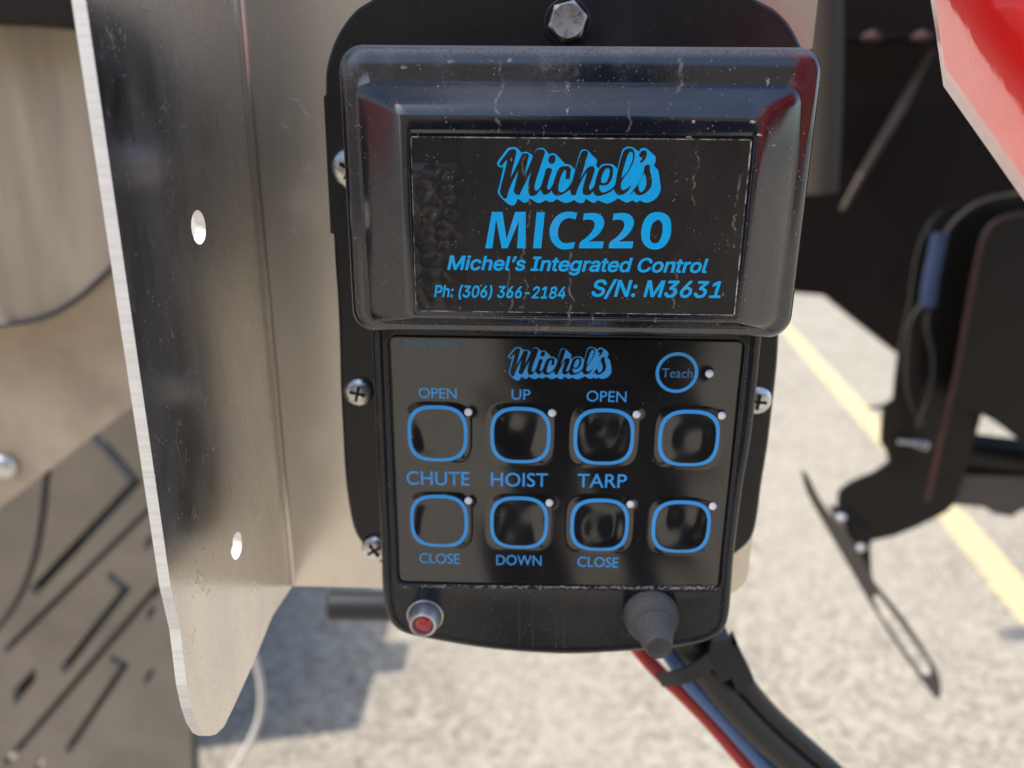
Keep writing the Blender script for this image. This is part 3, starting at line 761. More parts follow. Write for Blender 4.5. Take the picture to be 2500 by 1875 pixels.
# bold oblique lines, outlines stored as points (cap height on a 0 baseline)
TXT = {
 'A': (2130, 130, "1007,-24 1014,-29 1026,-34 1033,-36 1046,-36 1065,-30 1073,-26 1080,-20 1084,-15 1088,-7 1091,2 1093,16 1095,21 1097,35 1099,40 1101,54 1103,59 1106,78 1110,93 1108,98 1103,99 1092,99 1087,97 1085,93 1079,97 1071,100 1056,100 1046,97 1039,94 1033,90 1024,81 1016,68 1012,57 1010,48 1009,34 1011,24 1014,17 1016,13 1025,6 1038,2 1052,2 1059,4 1066,7 1067,4 1063,-4 1058,-9 1049,-13 1034,-12 1030,-10 1023,-1 1019,0 1016,-1 1004,-7 1003,-8 1002,-13|199,8 206,4 218,-1 234,-2 248,3 254,6 262,11 266,15 272,23 274,28 272,32 269,34 256,37 253,36 245,26 237,22 224,21 221,23 217,27 215,31 214,40 215,41 216,53 220,62 224,68 229,73 236,77 249,77 252,76 256,72 259,64 264,63 267,63 275,65 281,67 283,71 282,76 278,86 273,92 264,97 254,100 238,100 228,97 220,93 212,88 205,81 200,74 195,64 190,46 190,29 191,24 194,16|386,12 394,5 402,1 410,-2 426,-2 438,2 448,7 458,15 462,20 464,25 463,29 460,31 449,34 446,34 443,33 437,26 433,24 429,22 424,21 421,20 419,21 414,22 406,27 404,34 404,39 405,40 463,40 468,42 470,45 472,53 472,58 473,61 473,69 471,78 468,85 465,88 460,94 451,98 444,100 428,100 418,97 410,93 398,84 393,78 387,68 382,54 380,45 380,29 383,19|563,10 570,4 580,0 585,-2 601,-2 607,0 618,4 628,10 631,13 637,22 640,32 640,38 636,47 630,54 625,56 616,59 602,63 598,65 595,67 595,70 599,75 602,77 606,78 615,78 618,77 621,74 624,67 628,66 638,68 645,70 647,75 644,85 641,89 636,95 629,98 622,100 606,100 594,97 586,93 577,85 573,79 570,70 570,60 572,53 578,47 584,44 596,40 610,36 614,34 614,29 612,26 604,22 593,20 588,22 585,23 582,33 580,34 577,35 562,31 560,30 559,27 559,22|920,12 928,5 936,1 944,-2 960,-2 974,3 980,6 988,11 992,15 997,22 998,25 997,29 994,31 983,34 980,34 977,33 971,26 967,24 963,22 958,21 955,20 953,21 948,22 945,23 940,27 938,34 938,39 939,40 997,40 1002,42 1005,49 1006,54 1007,67 1006,74 1003,83 999,88 995,93 987,97 978,100 962,100 952,97 944,93 936,88 930,82 923,72 920,66 914,45 914,28 916,21|1171,8 1176,4 1182,1 1190,-2 1205,-1 1217,3 1220,4 1222,2 1226,0 1238,0 1243,2 1245,6 1247,20 1249,25 1258,70 1258,77 1256,84 1252,90 1250,93 1237,99 1231,100 1216,100 1202,96 1194,92 1191,90 1183,82 1179,74 1180,71 1182,70 1194,66 1196,65 1199,66 1205,72 1211,76 1219,78 1224,78 1230,77 1233,74 1233,66 1231,65 1228,64 1214,62 1196,59 1186,55 1180,52 1172,44 1167,31 1167,18|1324,10 1332,4 1342,0 1347,-2 1363,-2 1377,3 1383,6 1387,8 1397,18 1401,26 1399,29 1396,31 1385,34 1379,33 1372,25 1368,23 1358,20 1350,22 1345,25 1342,29 1341,33 1341,39 1342,40 1400,40 1405,42 1407,46 1409,56 1409,72 1406,82 1400,91 1394,95 1384,99 1379,100 1365,100 1350,95 1340,89 1332,81 1327,74 1322,64 1318,52 1316,39 1316,34 1318,23|1418,11 1426,4 1432,1 1439,-2 1454,-1 1463,2 1470,5 1471,5 1472,2 1476,0 1487,0 1492,2 1495,9 1497,23 1499,28 1506,66 1508,71 1510,85 1512,90 1514,104 1519,124 1517,129 1512,130 1500,130 1495,128 1494,125 1492,111 1487,93 1483,96 1473,100 1458,100 1448,97 1440,93 1437,91 1426,80 1418,66 1414,54 1412,44 1412,28 1415,18|1573,11 1582,5 1596,0 1601,-2 1614,-2 1625,1 1638,6 1651,14 1658,21 1667,34 1669,39 1670,42 1669,45 1667,46 1663,47 1650,47 1646,46 1640,36 1634,30 1630,28 1621,24 1615,22 1606,22 1602,24 1597,26 1592,29 1590,33 1587,39 1586,43 1586,58 1590,75 1593,82 1598,90 1608,100 1620,106 1624,107 1637,107 1641,106 1646,104 1651,98 1654,93 1654,88 1656,84 1660,82 1672,82 1677,84 1679,88 1679,97 1677,105 1671,115 1664,123 1656,127 1643,131 1624,131 1610,127 1602,123 1591,116 1581,106 1575,98 1570,89 1564,72 1561,57 1561,39 1562,33 1567,20|1684,11 1691,5 1700,1 1707,-2 1722,-2 1733,2 1743,7 1748,10 1756,18 1761,25 1766,34 1771,51 1771,56 1772,59 1772,67 1769,79 1763,88 1759,93 1749,98 1742,100 1726,100 1712,96 1708,94 1702,90 1691,79 1688,75 1682,63 1679,54 1677,43 1677,31 1678,25 1680,19|1993,12 2001,5 2006,2 2017,-2 2032,-2 2043,2 2051,6 2058,10 2065,17 2071,25 2076,35 2081,52 2081,60 2082,62 2081,64 2081,71 2078,81 2075,85 2070,92 2061,97 2052,100 2036,100 2022,96 2016,93 2008,87 2003,82 1996,72 1993,66 1990,58 1987,45 1987,28 1990,19|479,5 486,2 492,0 501,-1 510,2 512,6 512,16 510,20 506,22 500,23 500,24 521,122 521,125 519,128 515,130 503,130 500,129 498,128 496,123 494,109 492,104 489,85 487,80 485,66 483,61 475,21 475,16|867,7 872,4 882,-1 897,0 901,1 903,3 904,6 904,16 902,20 897,22 890,22 888,23 888,27 899,77 900,77 912,77 917,79 919,83 921,94 920,97 918,98 914,99 904,100 907,115 905,119 901,121 889,121 885,120 883,118 882,115 879,100 878,100 870,99 866,98 865,97 864,94 862,84 863,79 868,78 875,77 863,22 863,18|1269,8 1275,3 1284,-1 1299,0 1305,2 1307,6 1307,16 1305,20 1300,22 1292,22 1291,23 1291,28 1296,48 1298,62 1300,67 1301,76 1302,77 1314,77 1319,79 1322,85 1324,94 1323,97 1321,98 1317,99 1306,100 1310,116 1308,119 1304,121 1291,121 1287,120 1285,116 1282,100 1272,99 1270,98 1268,97 1266,91 1265,84 1266,79 1270,78 1276,77 1277,76 1266,24 1266,17|1878,8 1884,3 1893,-1 1908,0 1914,2 1916,6 1916,16 1914,20 1909,22 1902,22 1900,23 1900,28 1908,62 1910,76 1912,77 1923,77 1928,79 1930,81 1931,84 1933,94 1932,97 1930,98 1926,99 1916,100 1916,104 1919,116 1917,119 1913,121 1900,121 1896,120 1894,116 1891,100 1882,99 1878,98 1877,97 1875,91 1874,84 1875,79 1880,78 1885,77 1886,76 1875,24 1875,17|2088,6 2092,3 2102,-1 2111,-1 2119,2 2121,3 2122,6 2122,16 2121,20 2119,21 2116,22 2110,23 2110,27 2131,124 2129,128 2125,130 2112,130 2108,129 2106,125 2092,54 2085,25 2085,14|1,2 6,0 18,0 22,2 24,3 28,19 39,76 43,63 43,58 46,47 46,42 49,31 49,26 53,6 55,2 59,0 71,1 74,2 76,3 118,73 119,70 105,6 106,2 110,1 123,0 128,2 131,8 150,103 152,108 155,124 153,128 148,130 129,130 124,128 77,49 72,40 62,94 59,116 56,128 54,129 50,130 31,130 27,129 25,125 22,112 3,17 1,12 0,6|148,2 153,0 164,0 169,2 171,5 177,31 180,50 182,55 184,69 186,74 188,88 190,93 189,97 187,98 183,99 171,99 168,98 166,97 147,9 147,6|281,2 286,0 297,0 302,2 305,8 308,27 310,32 316,63 319,68 325,74 332,77 343,77 347,74 349,71 349,61 337,7 338,3 340,2 343,0 356,1 359,2 361,3 374,63 374,70 375,72 374,80 371,88 365,95 352,100 338,100 323,95 324,103 329,124 328,128 326,129 322,130 311,130 308,129 305,127 299,96 297,91 294,72 292,67 290,53 288,48 286,34 284,29 282,15 280,10 280,6|685,2 690,0 743,0 748,2 751,8 752,13 753,18 752,21 750,22 747,23 734,24 734,29 736,34 742,67 744,72 750,105 752,106 766,107 769,108 771,109 775,123 773,129 768,130 715,130 710,128 708,123 706,113 707,109 708,108 712,107 724,106 725,102 718,73 709,26 707,24 692,23 687,21 684,8|761,2 766,0 777,0 781,2 783,3 785,7 787,21 789,26 796,62 800,69 804,73 812,77 822,77 825,76 828,74 830,68 829,59 827,54 824,35 818,11 817,6 818,3 820,2 823,0 835,0 840,2 844,14 855,69 855,76 853,84 849,90 845,95 841,97 831,100 818,100 802,94 801,95 800,98 795,99 784,99 779,97 776,85 773,66 771,61 769,47 767,42 765,28 760,8|1107,2 1112,0 1124,0 1129,2 1133,15 1142,62 1144,66 1149,72 1156,76 1163,77 1170,76 1175,78 1178,84 1180,93 1178,99 1173,100 1162,100 1154,98 1148,95 1147,98 1142,99 1130,99 1128,98 1125,96 1124,93 1117,55 1115,50 1113,36 1106,7|1773,2 1778,0 1789,0 1794,2 1797,8 1800,27 1802,32 1808,63 1811,68 1817,74 1824,77 1835,77 1839,74 1841,71 1841,61 1829,7 1830,3 1832,2 1835,0 1847,0 1852,2 1857,20 1863,53 1865,58 1866,71 1867,72 1866,80 1864,86 1860,91 1857,95 1850,98 1843,100 1830,100 1822,98 1814,94 1813,95 1812,98 1807,99 1796,99 1791,97 1789,91 1786,72 1784,67 1778,34 1776,29 1774,15 1772,10 1772,6|1923,2 1928,0 1940,0 1945,2 1954,39 1957,58 1960,66 1965,72 1972,76 1979,77 1986,76 1991,78 1994,84 1996,94 1994,99 1989,100 1977,100 1964,96 1963,98 1959,99 1947,99 1944,98 1941,96 1940,93 1939,84 1937,79 1935,65 1933,60 1931,46 1929,41 1927,27 1922,7|1193,23 1191,26 1191,28 1193,33 1196,35 1202,38 1206,39 1218,41 1226,42 1228,42 1227,37 1222,29 1213,23 1205,21 1200,20|1443,23 1438,29 1437,33 1437,47 1439,55 1442,62 1446,68 1451,73 1458,77 1470,77 1473,76 1477,72 1480,68 1480,55 1477,42 1473,34 1467,27 1458,22 1446,21|1707,24 1705,26 1702,33 1702,45 1705,57 1708,63 1714,71 1722,76 1725,77 1736,77 1740,76 1744,71 1746,69 1747,63 1747,56 1745,45 1738,32 1731,25 1724,22 1711,21|2018,23 2014,27 2012,33 2012,47 2016,60 2022,69 2029,75 2034,77 2046,77 2049,76 2053,72 2056,68 2057,61 2055,46 2050,35 2047,31 2042,26 2034,22 2021,21|1039,27 1035,33 1034,42 1036,54 1041,65 1047,72 1056,77 1070,77 1074,73 1077,69 1078,64 1078,58 1076,47 1070,35 1066,30 1059,26 1056,25 1043,24|410,63 410,63 415,70 420,74 426,77 433,78 440,77 444,75 447,71 448,67 448,63 446,62|944,63 945,65 948,69 954,74 960,77 967,78 974,77 978,75 981,71 982,67 982,63 980,62|1348,63 1347,64 1349,67 1355,73 1362,77 1367,77 1370,78 1376,77 1379,76 1383,72 1385,64 1383,62|533,77 538,76 546,75 550,77 552,78 574,122 575,125 573,129 568,130 554,130 549,128 533,84 532,81|169,110 174,107 179,104 183,105 191,108 195,112 198,118 198,124 196,127 192,132 187,133 182,133 174,130 169,124 168,121 168,115"),
 'B': (1633, 128, "315,-22 331,-22 335,-20 335,-14 330,5 329,18 328,21 328,37 329,40 329,46 333,63 336,72 344,91 354,110 367,129 367,133 364,135 347,136 344,134 334,120 326,105 318,88 310,66 307,54 306,41 305,39 305,15 306,12 307,0 310,-12 312,-18|668,-22 685,-22 691,-16 707,7 715,23 721,39 726,63 726,70 727,73 727,97 726,100 725,115 723,124 720,133 717,135 701,136 698,133 698,126 701,117 703,103 703,96 704,93 704,74 703,71 702,58 698,42 693,29 681,6 666,-16 666,-20|361,14 370,5 378,1 388,-1 403,-1 417,2 427,7 432,10 440,19 444,23 449,35 450,42 450,50 449,56 443,66 439,70 431,74 426,76 423,77 430,84 432,85 459,111 462,121 462,126 460,128 386,129 382,126 380,116 380,110 382,107 424,106 415,97 413,96 393,78 392,75 390,62 392,59 409,59 420,55 423,53 425,50 426,46 426,39 420,29 415,25 405,21 393,21 390,22 384,25 381,31 381,37 378,39 360,39 357,35 357,27 358,21|475,13 484,4 492,0 498,-1 512,-1 521,1 532,6 536,9 548,23 560,45 564,59 567,78 567,96 566,103 562,113 558,119 553,124 547,127 540,130 521,130 516,128 506,123 501,120 487,106 481,95 476,83 472,69 470,57 470,52 469,49 469,33 471,22|583,11 589,5 596,1 605,-1 618,-1 631,2 641,7 646,11 654,21 660,30 663,39 663,44 664,47 664,55 662,64 657,72 649,78 642,81 629,83 631,87 640,96 641,98 663,122 664,126 662,128 641,128 622,107 606,90 591,72 585,62 580,52 577,40 577,24 579,18|791,14 800,5 808,1 818,-1 833,-1 847,2 857,7 862,10 870,19 875,25 879,35 880,42 880,49 879,55 875,63 870,69 861,74 856,76 853,77 861,85 863,86 889,111 892,121 892,126 890,128 815,129 812,127 810,116 810,110 812,107 854,106 823,78 821,71 820,62 822,59 839,59 850,55 853,53 855,50 856,46 856,40 853,32 849,27 841,23 834,21 822,21 815,24 812,28 811,31 811,37 808,39 790,39 787,35 787,26 788,20|906,11 912,5 920,1 928,-1 941,-1 951,1 959,4 970,12 977,21 983,30 986,40 987,54 985,64 980,72 972,78 965,81 952,83 954,87 986,122 987,126 985,128 964,128 921,81 911,68 904,55 900,41 900,24 901,20|1013,11 1019,5 1026,1 1035,-1 1048,-1 1058,1 1071,7 1076,11 1084,21 1090,30 1093,40 1094,54 1092,64 1087,72 1079,78 1072,81 1059,83 1061,87 1093,122 1094,126 1092,128 1071,128 1044,99 1043,97 1035,89 1018,68 1012,57 1009,50 1007,41 1007,24 1008,20|1437,11 1441,7 1447,3 1456,0 1462,-1 1478,-1 1488,1 1500,6 1508,11 1516,21 1520,26 1523,35 1523,49 1522,54 1519,60 1512,67 1523,78 1525,81 1529,87 1531,97 1531,104 1530,110 1526,117 1519,124 1513,127 1506,129 1484,129 1472,125 1467,122 1455,112 1450,102 1448,96 1448,81 1451,73 1456,68 1449,64 1439,55 1435,48 1431,35 1431,25 1432,20 1434,15|202,5 206,1 208,0 219,0 223,1 229,8 231,11 231,20 229,24 226,27 223,28 214,29 210,27 202,19 201,15 201,9|2,1 19,1 23,4 31,41 32,44 66,45 75,47 86,52 97,63 105,75 108,84 108,89 109,92 109,99 107,109 102,117 98,121 88,126 77,129 28,129 25,127 0,8 0,3|105,1 122,1 125,3 138,61 141,68 144,71 150,75 157,78 163,78 168,76 171,73 173,68 173,63 170,48 168,43 166,29 161,9 161,3 164,1 179,1 181,1 184,4 186,18 188,23 190,37 196,62 196,80 194,86 191,90 187,94 177,98 158,98 145,93 147,106 151,122 151,126 148,128 131,129 128,126 111,41 109,36 106,17 103,7 103,3|1216,1 1295,1 1298,3 1302,16 1302,19 1299,21 1253,22 1279,44 1286,51 1288,52 1302,67 1309,76 1314,84 1316,92 1316,107 1314,113 1311,117 1303,125 1291,130 1271,130 1266,128 1253,122 1249,119 1239,109 1235,101 1232,92 1232,88 1234,86 1252,86 1255,88 1258,98 1263,103 1270,107 1275,109 1282,108 1290,105 1293,100 1293,92 1287,82 1278,71 1276,70 1269,63 1260,56 1216,18 1214,7 1214,3|1326,1 1402,1 1404,1 1407,4 1409,14 1409,19 1407,21 1384,22 1383,22 1404,119 1404,126 1401,128 1380,128 1349,109 1347,107 1344,91 1344,87 1346,85 1350,85 1374,100 1376,99 1360,23 1357,22 1329,21 1326,18 1324,8 1324,3|1535,28 1538,26 1589,25 1590,21 1587,9 1587,3 1590,1 1605,1 1608,3 1610,5 1612,19 1614,25 1629,26 1631,28 1634,40 1634,44 1631,46 1618,47 1625,77 1624,82 1621,84 1605,84 1602,82 1598,63 1596,49 1594,47 1566,47 1625,121 1626,126 1624,128 1606,129 1602,126 1538,46 1536,40 1535,35|499,23 496,26 493,33 492,39 492,50 496,71 501,85 508,98 515,104 524,108 530,109 534,107 537,106 540,103 542,99 544,91 544,77 541,61 537,48 531,36 526,30 520,24 515,22 508,20 504,21|605,23 602,26 600,31 600,39 602,46 606,54 614,59 622,62 629,62 635,60 638,57 640,53 641,48 639,38 635,32 628,24 620,21 612,20|928,23 925,26 923,31 923,39 924,44 929,54 936,59 944,62 952,62 959,59 963,53 964,47 961,36 957,31 951,24 943,21 936,20|1035,23 1032,26 1030,31 1030,39 1031,44 1036,54 1044,59 1052,62 1059,62 1066,59 1070,53 1071,48 1068,36 1064,31 1058,24 1050,21 1042,20|1460,23 1456,27 1455,29 1455,35 1458,43 1462,48 1470,53 1478,56 1486,55 1496,51 1499,46 1500,40 1499,36 1496,30 1492,26 1486,23 1473,20 1466,21|1130,45 1186,45 1188,47 1190,50 1191,56 1191,63 1187,66 1134,65 1130,61 1130,57 1128,52 1128,47|38,66 37,70 39,75 44,103 46,106 72,107 76,105 82,102 85,96 85,89 81,78 75,71 68,68 61,66|221,65 233,65 238,67 242,72 245,77 245,84 242,90 240,92 236,94 226,93 222,91 217,87 215,82 215,72 216,70|1474,80 1471,85 1471,91 1472,95 1476,102 1482,106 1489,109 1497,108 1502,106 1505,104 1507,100 1507,93 1503,85 1501,83 1491,78 1486,77 1478,78"),
 'C': (934, 128, "92,-17 108,-18 112,-14 180,128 180,132 177,134 162,134 158,132 90,-10 90,-15|4,13 13,5 22,0 32,-2 50,-2 61,0 69,3 77,8 86,16 94,28 97,40 97,49 96,53 92,59 86,66 76,71 50,79 42,83 40,85 38,90 39,94 44,101 50,105 60,108 70,108 79,104 83,98 83,92 86,89 104,90 106,92 107,97 106,108 102,116 94,124 85,128 74,130 60,130 54,129 44,126 38,123 30,118 24,111 17,101 15,94 15,79 18,71 25,65 37,58 61,51 70,47 73,43 73,38 68,29 63,25 57,22 50,20 40,20 35,21 26,26 24,31 24,38 21,40 3,40 0,38 0,25 1,20|530,13 538,6 544,2 553,-1 568,-2 581,0 595,6 599,9 610,20 616,30 618,36 619,48 617,58 614,64 607,71 601,74 591,77 628,111 631,122 631,126 629,128 554,128 552,126 549,117 549,111 552,107 594,107 562,78 560,72 559,63 562,59 580,58 588,56 592,52 594,50 595,46 595,41 594,37 591,31 586,26 579,22 572,20 564,20 555,24 551,28 550,31 550,37 547,39 530,39 526,36 526,26 527,20|646,9 653,4 660,0 672,-2 685,-1 694,2 705,9 718,22 723,33 725,41 725,60 724,64 720,71 714,77 710,79 701,82 690,83 724,119 725,122 725,125 723,128 703,128 664,84 648,63 642,53 639,42 639,24 640,20 643,14|746,12 752,6 763,0 768,-1 782,-2 784,-1 791,-1 801,2 813,9 820,15 827,24 832,36 833,43 832,56 828,64 821,71 815,74 805,77 842,111 845,122 845,126 843,128 768,128 766,126 763,117 763,111 766,107 808,107 776,78 775,76 773,63 776,59 794,58 802,56 806,52 808,50 809,46 809,40 804,30 800,26 793,22 786,20 778,20 769,24 766,26 764,31 764,37 761,39 744,39 740,36 740,26 741,20|288,5 292,1 295,-1 302,-1 306,0 314,6 316,11 316,22 310,28 306,29 301,29 294,26 288,21 286,16 286,9|165,1 184,0 187,3 188,12 190,17 192,31 194,36 196,50 198,55 203,80 203,85 204,88 212,68 240,2 244,0 264,0 266,2 278,60 280,65 282,79 284,84 286,98 288,103 290,117 292,122 292,126 290,128 272,128 268,126 250,41 214,126 212,128 192,128 188,126 184,108 182,94 180,89 177,70 175,65 173,51 171,46 169,32 167,27 165,13 163,8 163,3|378,1 395,0 399,5 414,80 419,58 419,53 422,42 422,37 425,26 425,21 428,10 428,5 430,2 432,0 447,0 452,4 494,76 495,75 493,64 491,59 489,45 481,11 481,4 484,0 502,1 504,3 523,98 529,122 528,126 526,128 502,128 498,124 446,37 445,41 444,54 432,115 431,126 428,128 403,128 400,125 383,40 381,35 378,16 376,11 376,3|851,1 928,0 931,3 934,15 934,19 932,21 910,21 908,23 929,120 929,126 926,128 905,128 878,112 872,107 869,93 869,88 872,85 875,85 899,100 900,101 901,100 894,71 892,57 890,52 887,33 884,22 882,21 853,21 851,19 849,8 849,3|667,23 663,28 661,35 664,47 670,55 679,61 687,63 692,62 697,60 700,57 702,53 703,48 701,39 696,29 689,24 681,20 673,20|302,69 305,66 308,64 317,64 322,67 328,72 330,77 330,85 328,88 324,93 319,94 315,94 308,92 302,85 300,82 300,73"),
}
def outlined(key, x0, x1, base, cap):
    w_, ch, data = TXT[key]
    lps = [[tuple(map(int, p.split(','))) for p in c.split()] for c in data.split('|')]
    lps = [[(x, -y) for x, y in lp] for lp in lps]
    zz = P((x0+x1)/2, base, YT).z; zs = (P((x0+x1)/2, base - cap, YT).z - zz)/ch
    A = P(x0, base, YT).x; xs = (P(x1, base, YT).x - A)/w_
    obj('lettering', poly_bm(lps, lambda x, y: Vector((A + x*xs, YT, zz - y*zs))), blue_print.m, stick)
outlined('A', 1092, 1727, 663, 35.5); outlined('B', 1060, 1380, 727.6, 29.5); outlined('C', 1444, 1759, 726, 41.5)
# small logo on the keypad label
def small(lift):
    def f(x, y):
        q = P(1240.4 + (x - 120)*(252.2/2055), 846 + (y - 92)*(82/740), YL); return surf(q.x, q.z, lift)
    return f
logo(small(.00006), small(.0001), label, blue_label.m, lm.m)

# --- red LED in metal bezel
YQ = YF + .0003
c0 = P(1038, 1503, YQ)
bezel = Mat('satin_aluminium_bezel', (.55, .58, .60), .38, metal=.9)
o = obj('lamp_bezel', lathe([(.0073, -.001), (.0073, .0003), (.0068, .0006), (.0067, .0012), (.0053, .0064), (.0049, .0068), (.0042, .0066), (.0038, .0050)], c0, (0, -1, 0), 48), bezel.m, cb, True, 40)
redl = Mat('red_lens', (.55, .03, .03), .12, ior=1.5, coat=1)
obj('red_lens', lathe([(.0040, .0045), (.0038, .0052), (.0030, .0058), (.0017, .0061), (.0013, .0060), (.0011, .0066), (.0006, .0069)], c0, (0, -1, 0), 40), redl.m, o, True, 50)
# --- rubber toggle boot
c0 = P(1588, 1500, YQ)
k = [(.0108, -.001), (.0108, .0016), (.0105, .0034), (.0098, .0052), (.0087, .0066), (.0077, .0073), (.0074, .0076), (.0078, .0080), (.0080, .0086), (.0078, .0092), (.0073, .0100), (.0066, .0135), (.0058, .0168), (.0053, .0188), (.0051, .0196), (.0046, .0204), (.0037, .0206), (.0033, .0203), (.0020, .0202)]
obj('toggle_boot', lathe(k, c0, (.01, -1, -.03), 56), rubber.m, cb, True, 40)
# faint ridges on the lower housing
for px in (1268, 1300, 1357, 1377):
    a, b2 = P(px, 1448, YQ), P(px, 1588, YQ)
    obj('moulded_ridge', tube([(a.x, YQ + .0002, a.z), ((a.x+b2.x)/2, YQ + .0002, (a.z+b2.z)/2), (b2.x, YQ + .0002, b2.z)], .00035, 8, 1), body_m.m, cb, True)
# dust packed along the lower edge of the label frame
dm = Mat('packed_dust', (.42, .40, .37), .9)
rng = random.Random(3)
db = bmesh.new()
for _ in range(420):
    px = 975 + 780 * rng.random() ** .8
    dens = .35 + .65*abs(math.sin(px*.021 + 1))
    if rng.random() > dens: continue
    q = P(px, 1434 + (px - 1365)*.006 + rng.uniform(-3, 3), YF - .0000)
    r_ = rng.uniform(.00008, .00028)
    bmesh.ops.create_icosphere(db, subdivisions=1, radius=r_, matrix=Matrix.Translation((q.x, YF + .00005, q.z)) @ Matrix.Diagonal((rng.uniform(1, 3.5), .4, 1, 1)))
o = obj('dust_line', db, dm.m, cb); tag(o, kind='stuff')
db = bmesh.new()
clumps = [(1385, 215, 7, 16), (1875, 200, 5, 9), (1838, 297, 6, 4), (1385, 270, 3, 5), (1330, 800, 9, 7), (1693, 297, 3, 3), (1243, 148, 5, 5), (985, 165, 9, 5), (1100, 150, 8, 4), (1682, 335, 6, 2), (1855, 330, 4, 3), (1650, 585, 7, 2), (1890, 355, 4, 2)]
def lid_y(px, py):
    ins = min(py - 112, 817 - py if py > 600 else 999, px - 845, 1970 - px)
    return None
for (cx, cy, sx, sy) in clumps:
    for _ in range(46):
        q0 = P(cx + rng.gauss(0, sx*.5), cy + rng.gauss(0, sy*.5), -.05)
        d = (q0 - CAM).normalized(); q0 = CAM.copy()
        db_pt = (q0, d); r_ = rng.uniform(.00005, .00016)
        from mathutils.bvhtree import BVHTree
        if 'lid_bvh' not in globals():
            lo = [o for o in cb.children if o.name == 'lid'][0]
            vs_ = [v.co + cb_loc for v in lo.data.vertices]
            lid_bvh = BVHTree.FromPolygons(vs_, [tuple(p.vertices) for p in lo.data.polygons])
        hit = lid_bvh.ray_cast(q0, d)
        if hit[0] is None: continue
        bmesh.ops.create_icosphere(db, subdivisions=1, radius=r_, matrix=Matrix.Translation(hit[0]) @ Matrix.Diagonal((rng.uniform(1, 2), .6, 1.2, 1)))
o = obj('dried_mud', db, dm.m, cb); tag(o, kind='stuff')

# ================================================================== cables under the box
YC = .02
def cable(name, label, px, r, mat, Y0=YC, Y1=YC, cat='cable'):
    n = len(px)
    pts = [P(x, y, Y0 + (Y1 - Y0)*i/(n-1)) for i, (x, y) in enumerate(px)]
    bm = tube(pts, r, 16, 6)
    return single(name, bm, mat, label, cat, pts[-1], True)
redc = Mat('red_cable_jacket', (.42, .012, .012), .4); bluec = Mat('blue_cable_jacket', (.06, .14, .33), .45)
blackc = Mat('black_cable_sleeve', (.022, .022, .023), .5); darkc = Mat('black_corrugated_cable', (.012, .013, .016), .42)
cable('red_cable', 'red cable leaving under the control box beside the blue one', [(1500, 1500), (1560, 1585), (1606, 1638), (1662, 1690), (1732, 1762), (1797, 1838), (1900, 1960)], .0038, redc.m, .016, .030)
cable('blue_cable', 'blue cable running between the red cable and the thick black sleeve', [(1560, 1500), (1634, 1595), (1678, 1660), (1752, 1740), (1828, 1825), (1950, 1960)], .0042, bluec.m, .012, .026)
cable('black_sleeve', 'thick black cable sleeve under the control box, next to the blue cable', [(1600, 1480), (1690, 1590), (1722, 1640), (1790, 1722), (1866, 1800), (1945, 1870), (2040, 1950)], .0076, blackc.m, .014, .026)
cable('black_cable', 'thin black cable with a joint, outermost on the right of the bundle', [(1690, 1500), (1765, 1590), (1820, 1675), (1888, 1752), (1962, 1818), (2030, 1878), (2125, 1965)], [.0046, .0050, .0056, .0052, .0050, .0050, .0050], darkc.m, .018, .03)
# strap and latch
st = thing('cable_clamp', 'black plastic cable clamp with latch hugging the cable bundle', 'clamp', P(1720, 1640, .01))
A, Bp = P(1608, 1662, .008), P(1762, 1588, .010)
ax = (Bp - A).normalized(); nrm_ = Vector((ax.z, 0, -ax.x))
cl = bmesh.new(); rows = []
for k in range(15):
    t_ = k/14; q = A.lerp(Bp, t_) + Vector((0, -.006*math.sin(math.pi*t_), 0))
    rows.append([q + nrm_*.0042, q + nrm_*.0042 + Vector((0, .0016, 0)), q - nrm_*.0042 + Vector((0, .0016, 0)), q - nrm_*.0042])
obj('strap', loft(rows, True, True), blackc.m, st, True, 40)
def prism(px, Y, th): return plate([P(x, y, Y) for x, y in px], [], (0, th, 0))
obj('latch', prism([(1738, 1568), (1782, 1560), (1800, 1600), (1792, 1655), (1760, 1668), (1728, 1612)], .006, .012), darkc.m, st)
obj('latch', prism([(1786, 1590), (1800, 1568), (1812, 1600), (1838, 1650), (1843, 1668), (1822, 1672), (1828, 1700), (1800, 1690), (1780, 1640)], .010, .010), darkc.m, st)

# black bar behind the box, lower left
a, b2 = P(800, 1476, .22), P(1130, 1480, .22)
rb = mpp(860, 1476, .22)*37
bm = tube([a, a.lerp(b2, .03), a.lerp(b2, .06), b2], [rb*.72, rb, rb, rb], 20, 4)
single('rubber_bar', bm, Mat('black_rubber', (.015, .016, .018), .4).m, 'short black round bar poking out left behind the control box', 'bar', a, True)

# ================================================================== left background
hop = Mat('dusty_aluminium_panel', (.36, .31, .25), .55, metal=.35)
s1 = hop.noise(5, 5, .6, vec=hop.mapped((2.2, 1, .35))); s2 = hop.noise(60, 4, .6)
hop.color(hop.mix(hop.ramp(s1, (.35, 0), (.65, 1)), (.48, .41, .32), (.22, .175, .135)))
hop.bump(s1, .01, .3)
hop2 = Mat('dusty_tan_plate', (.45, .37, .28), .6, metal=.25)
s1 = hop2.noise(9, 6, .6); hop2.color(hop2.mix(hop2.ramp(s1, (.35, 0), (.65, 1)), (.58, .48, .37), (.40, .31, .23)))
def slab(name, px, Y, th, mat, label, cat, holes=(), sub=0, smooth=False):
    o_ = [P(x, y, Y) for x, y in px]
    if sub: o_ = curvy(o_, sub, 50)
    bm = plate(o_, [[P(x, y, Y) for x, y in h] for h in holes], (0, th, 0))
    zmin = min(o_, key=lambda p: p.z)
    return single(name, bm, mat, label, cat, zmin, smooth)
YU = .42
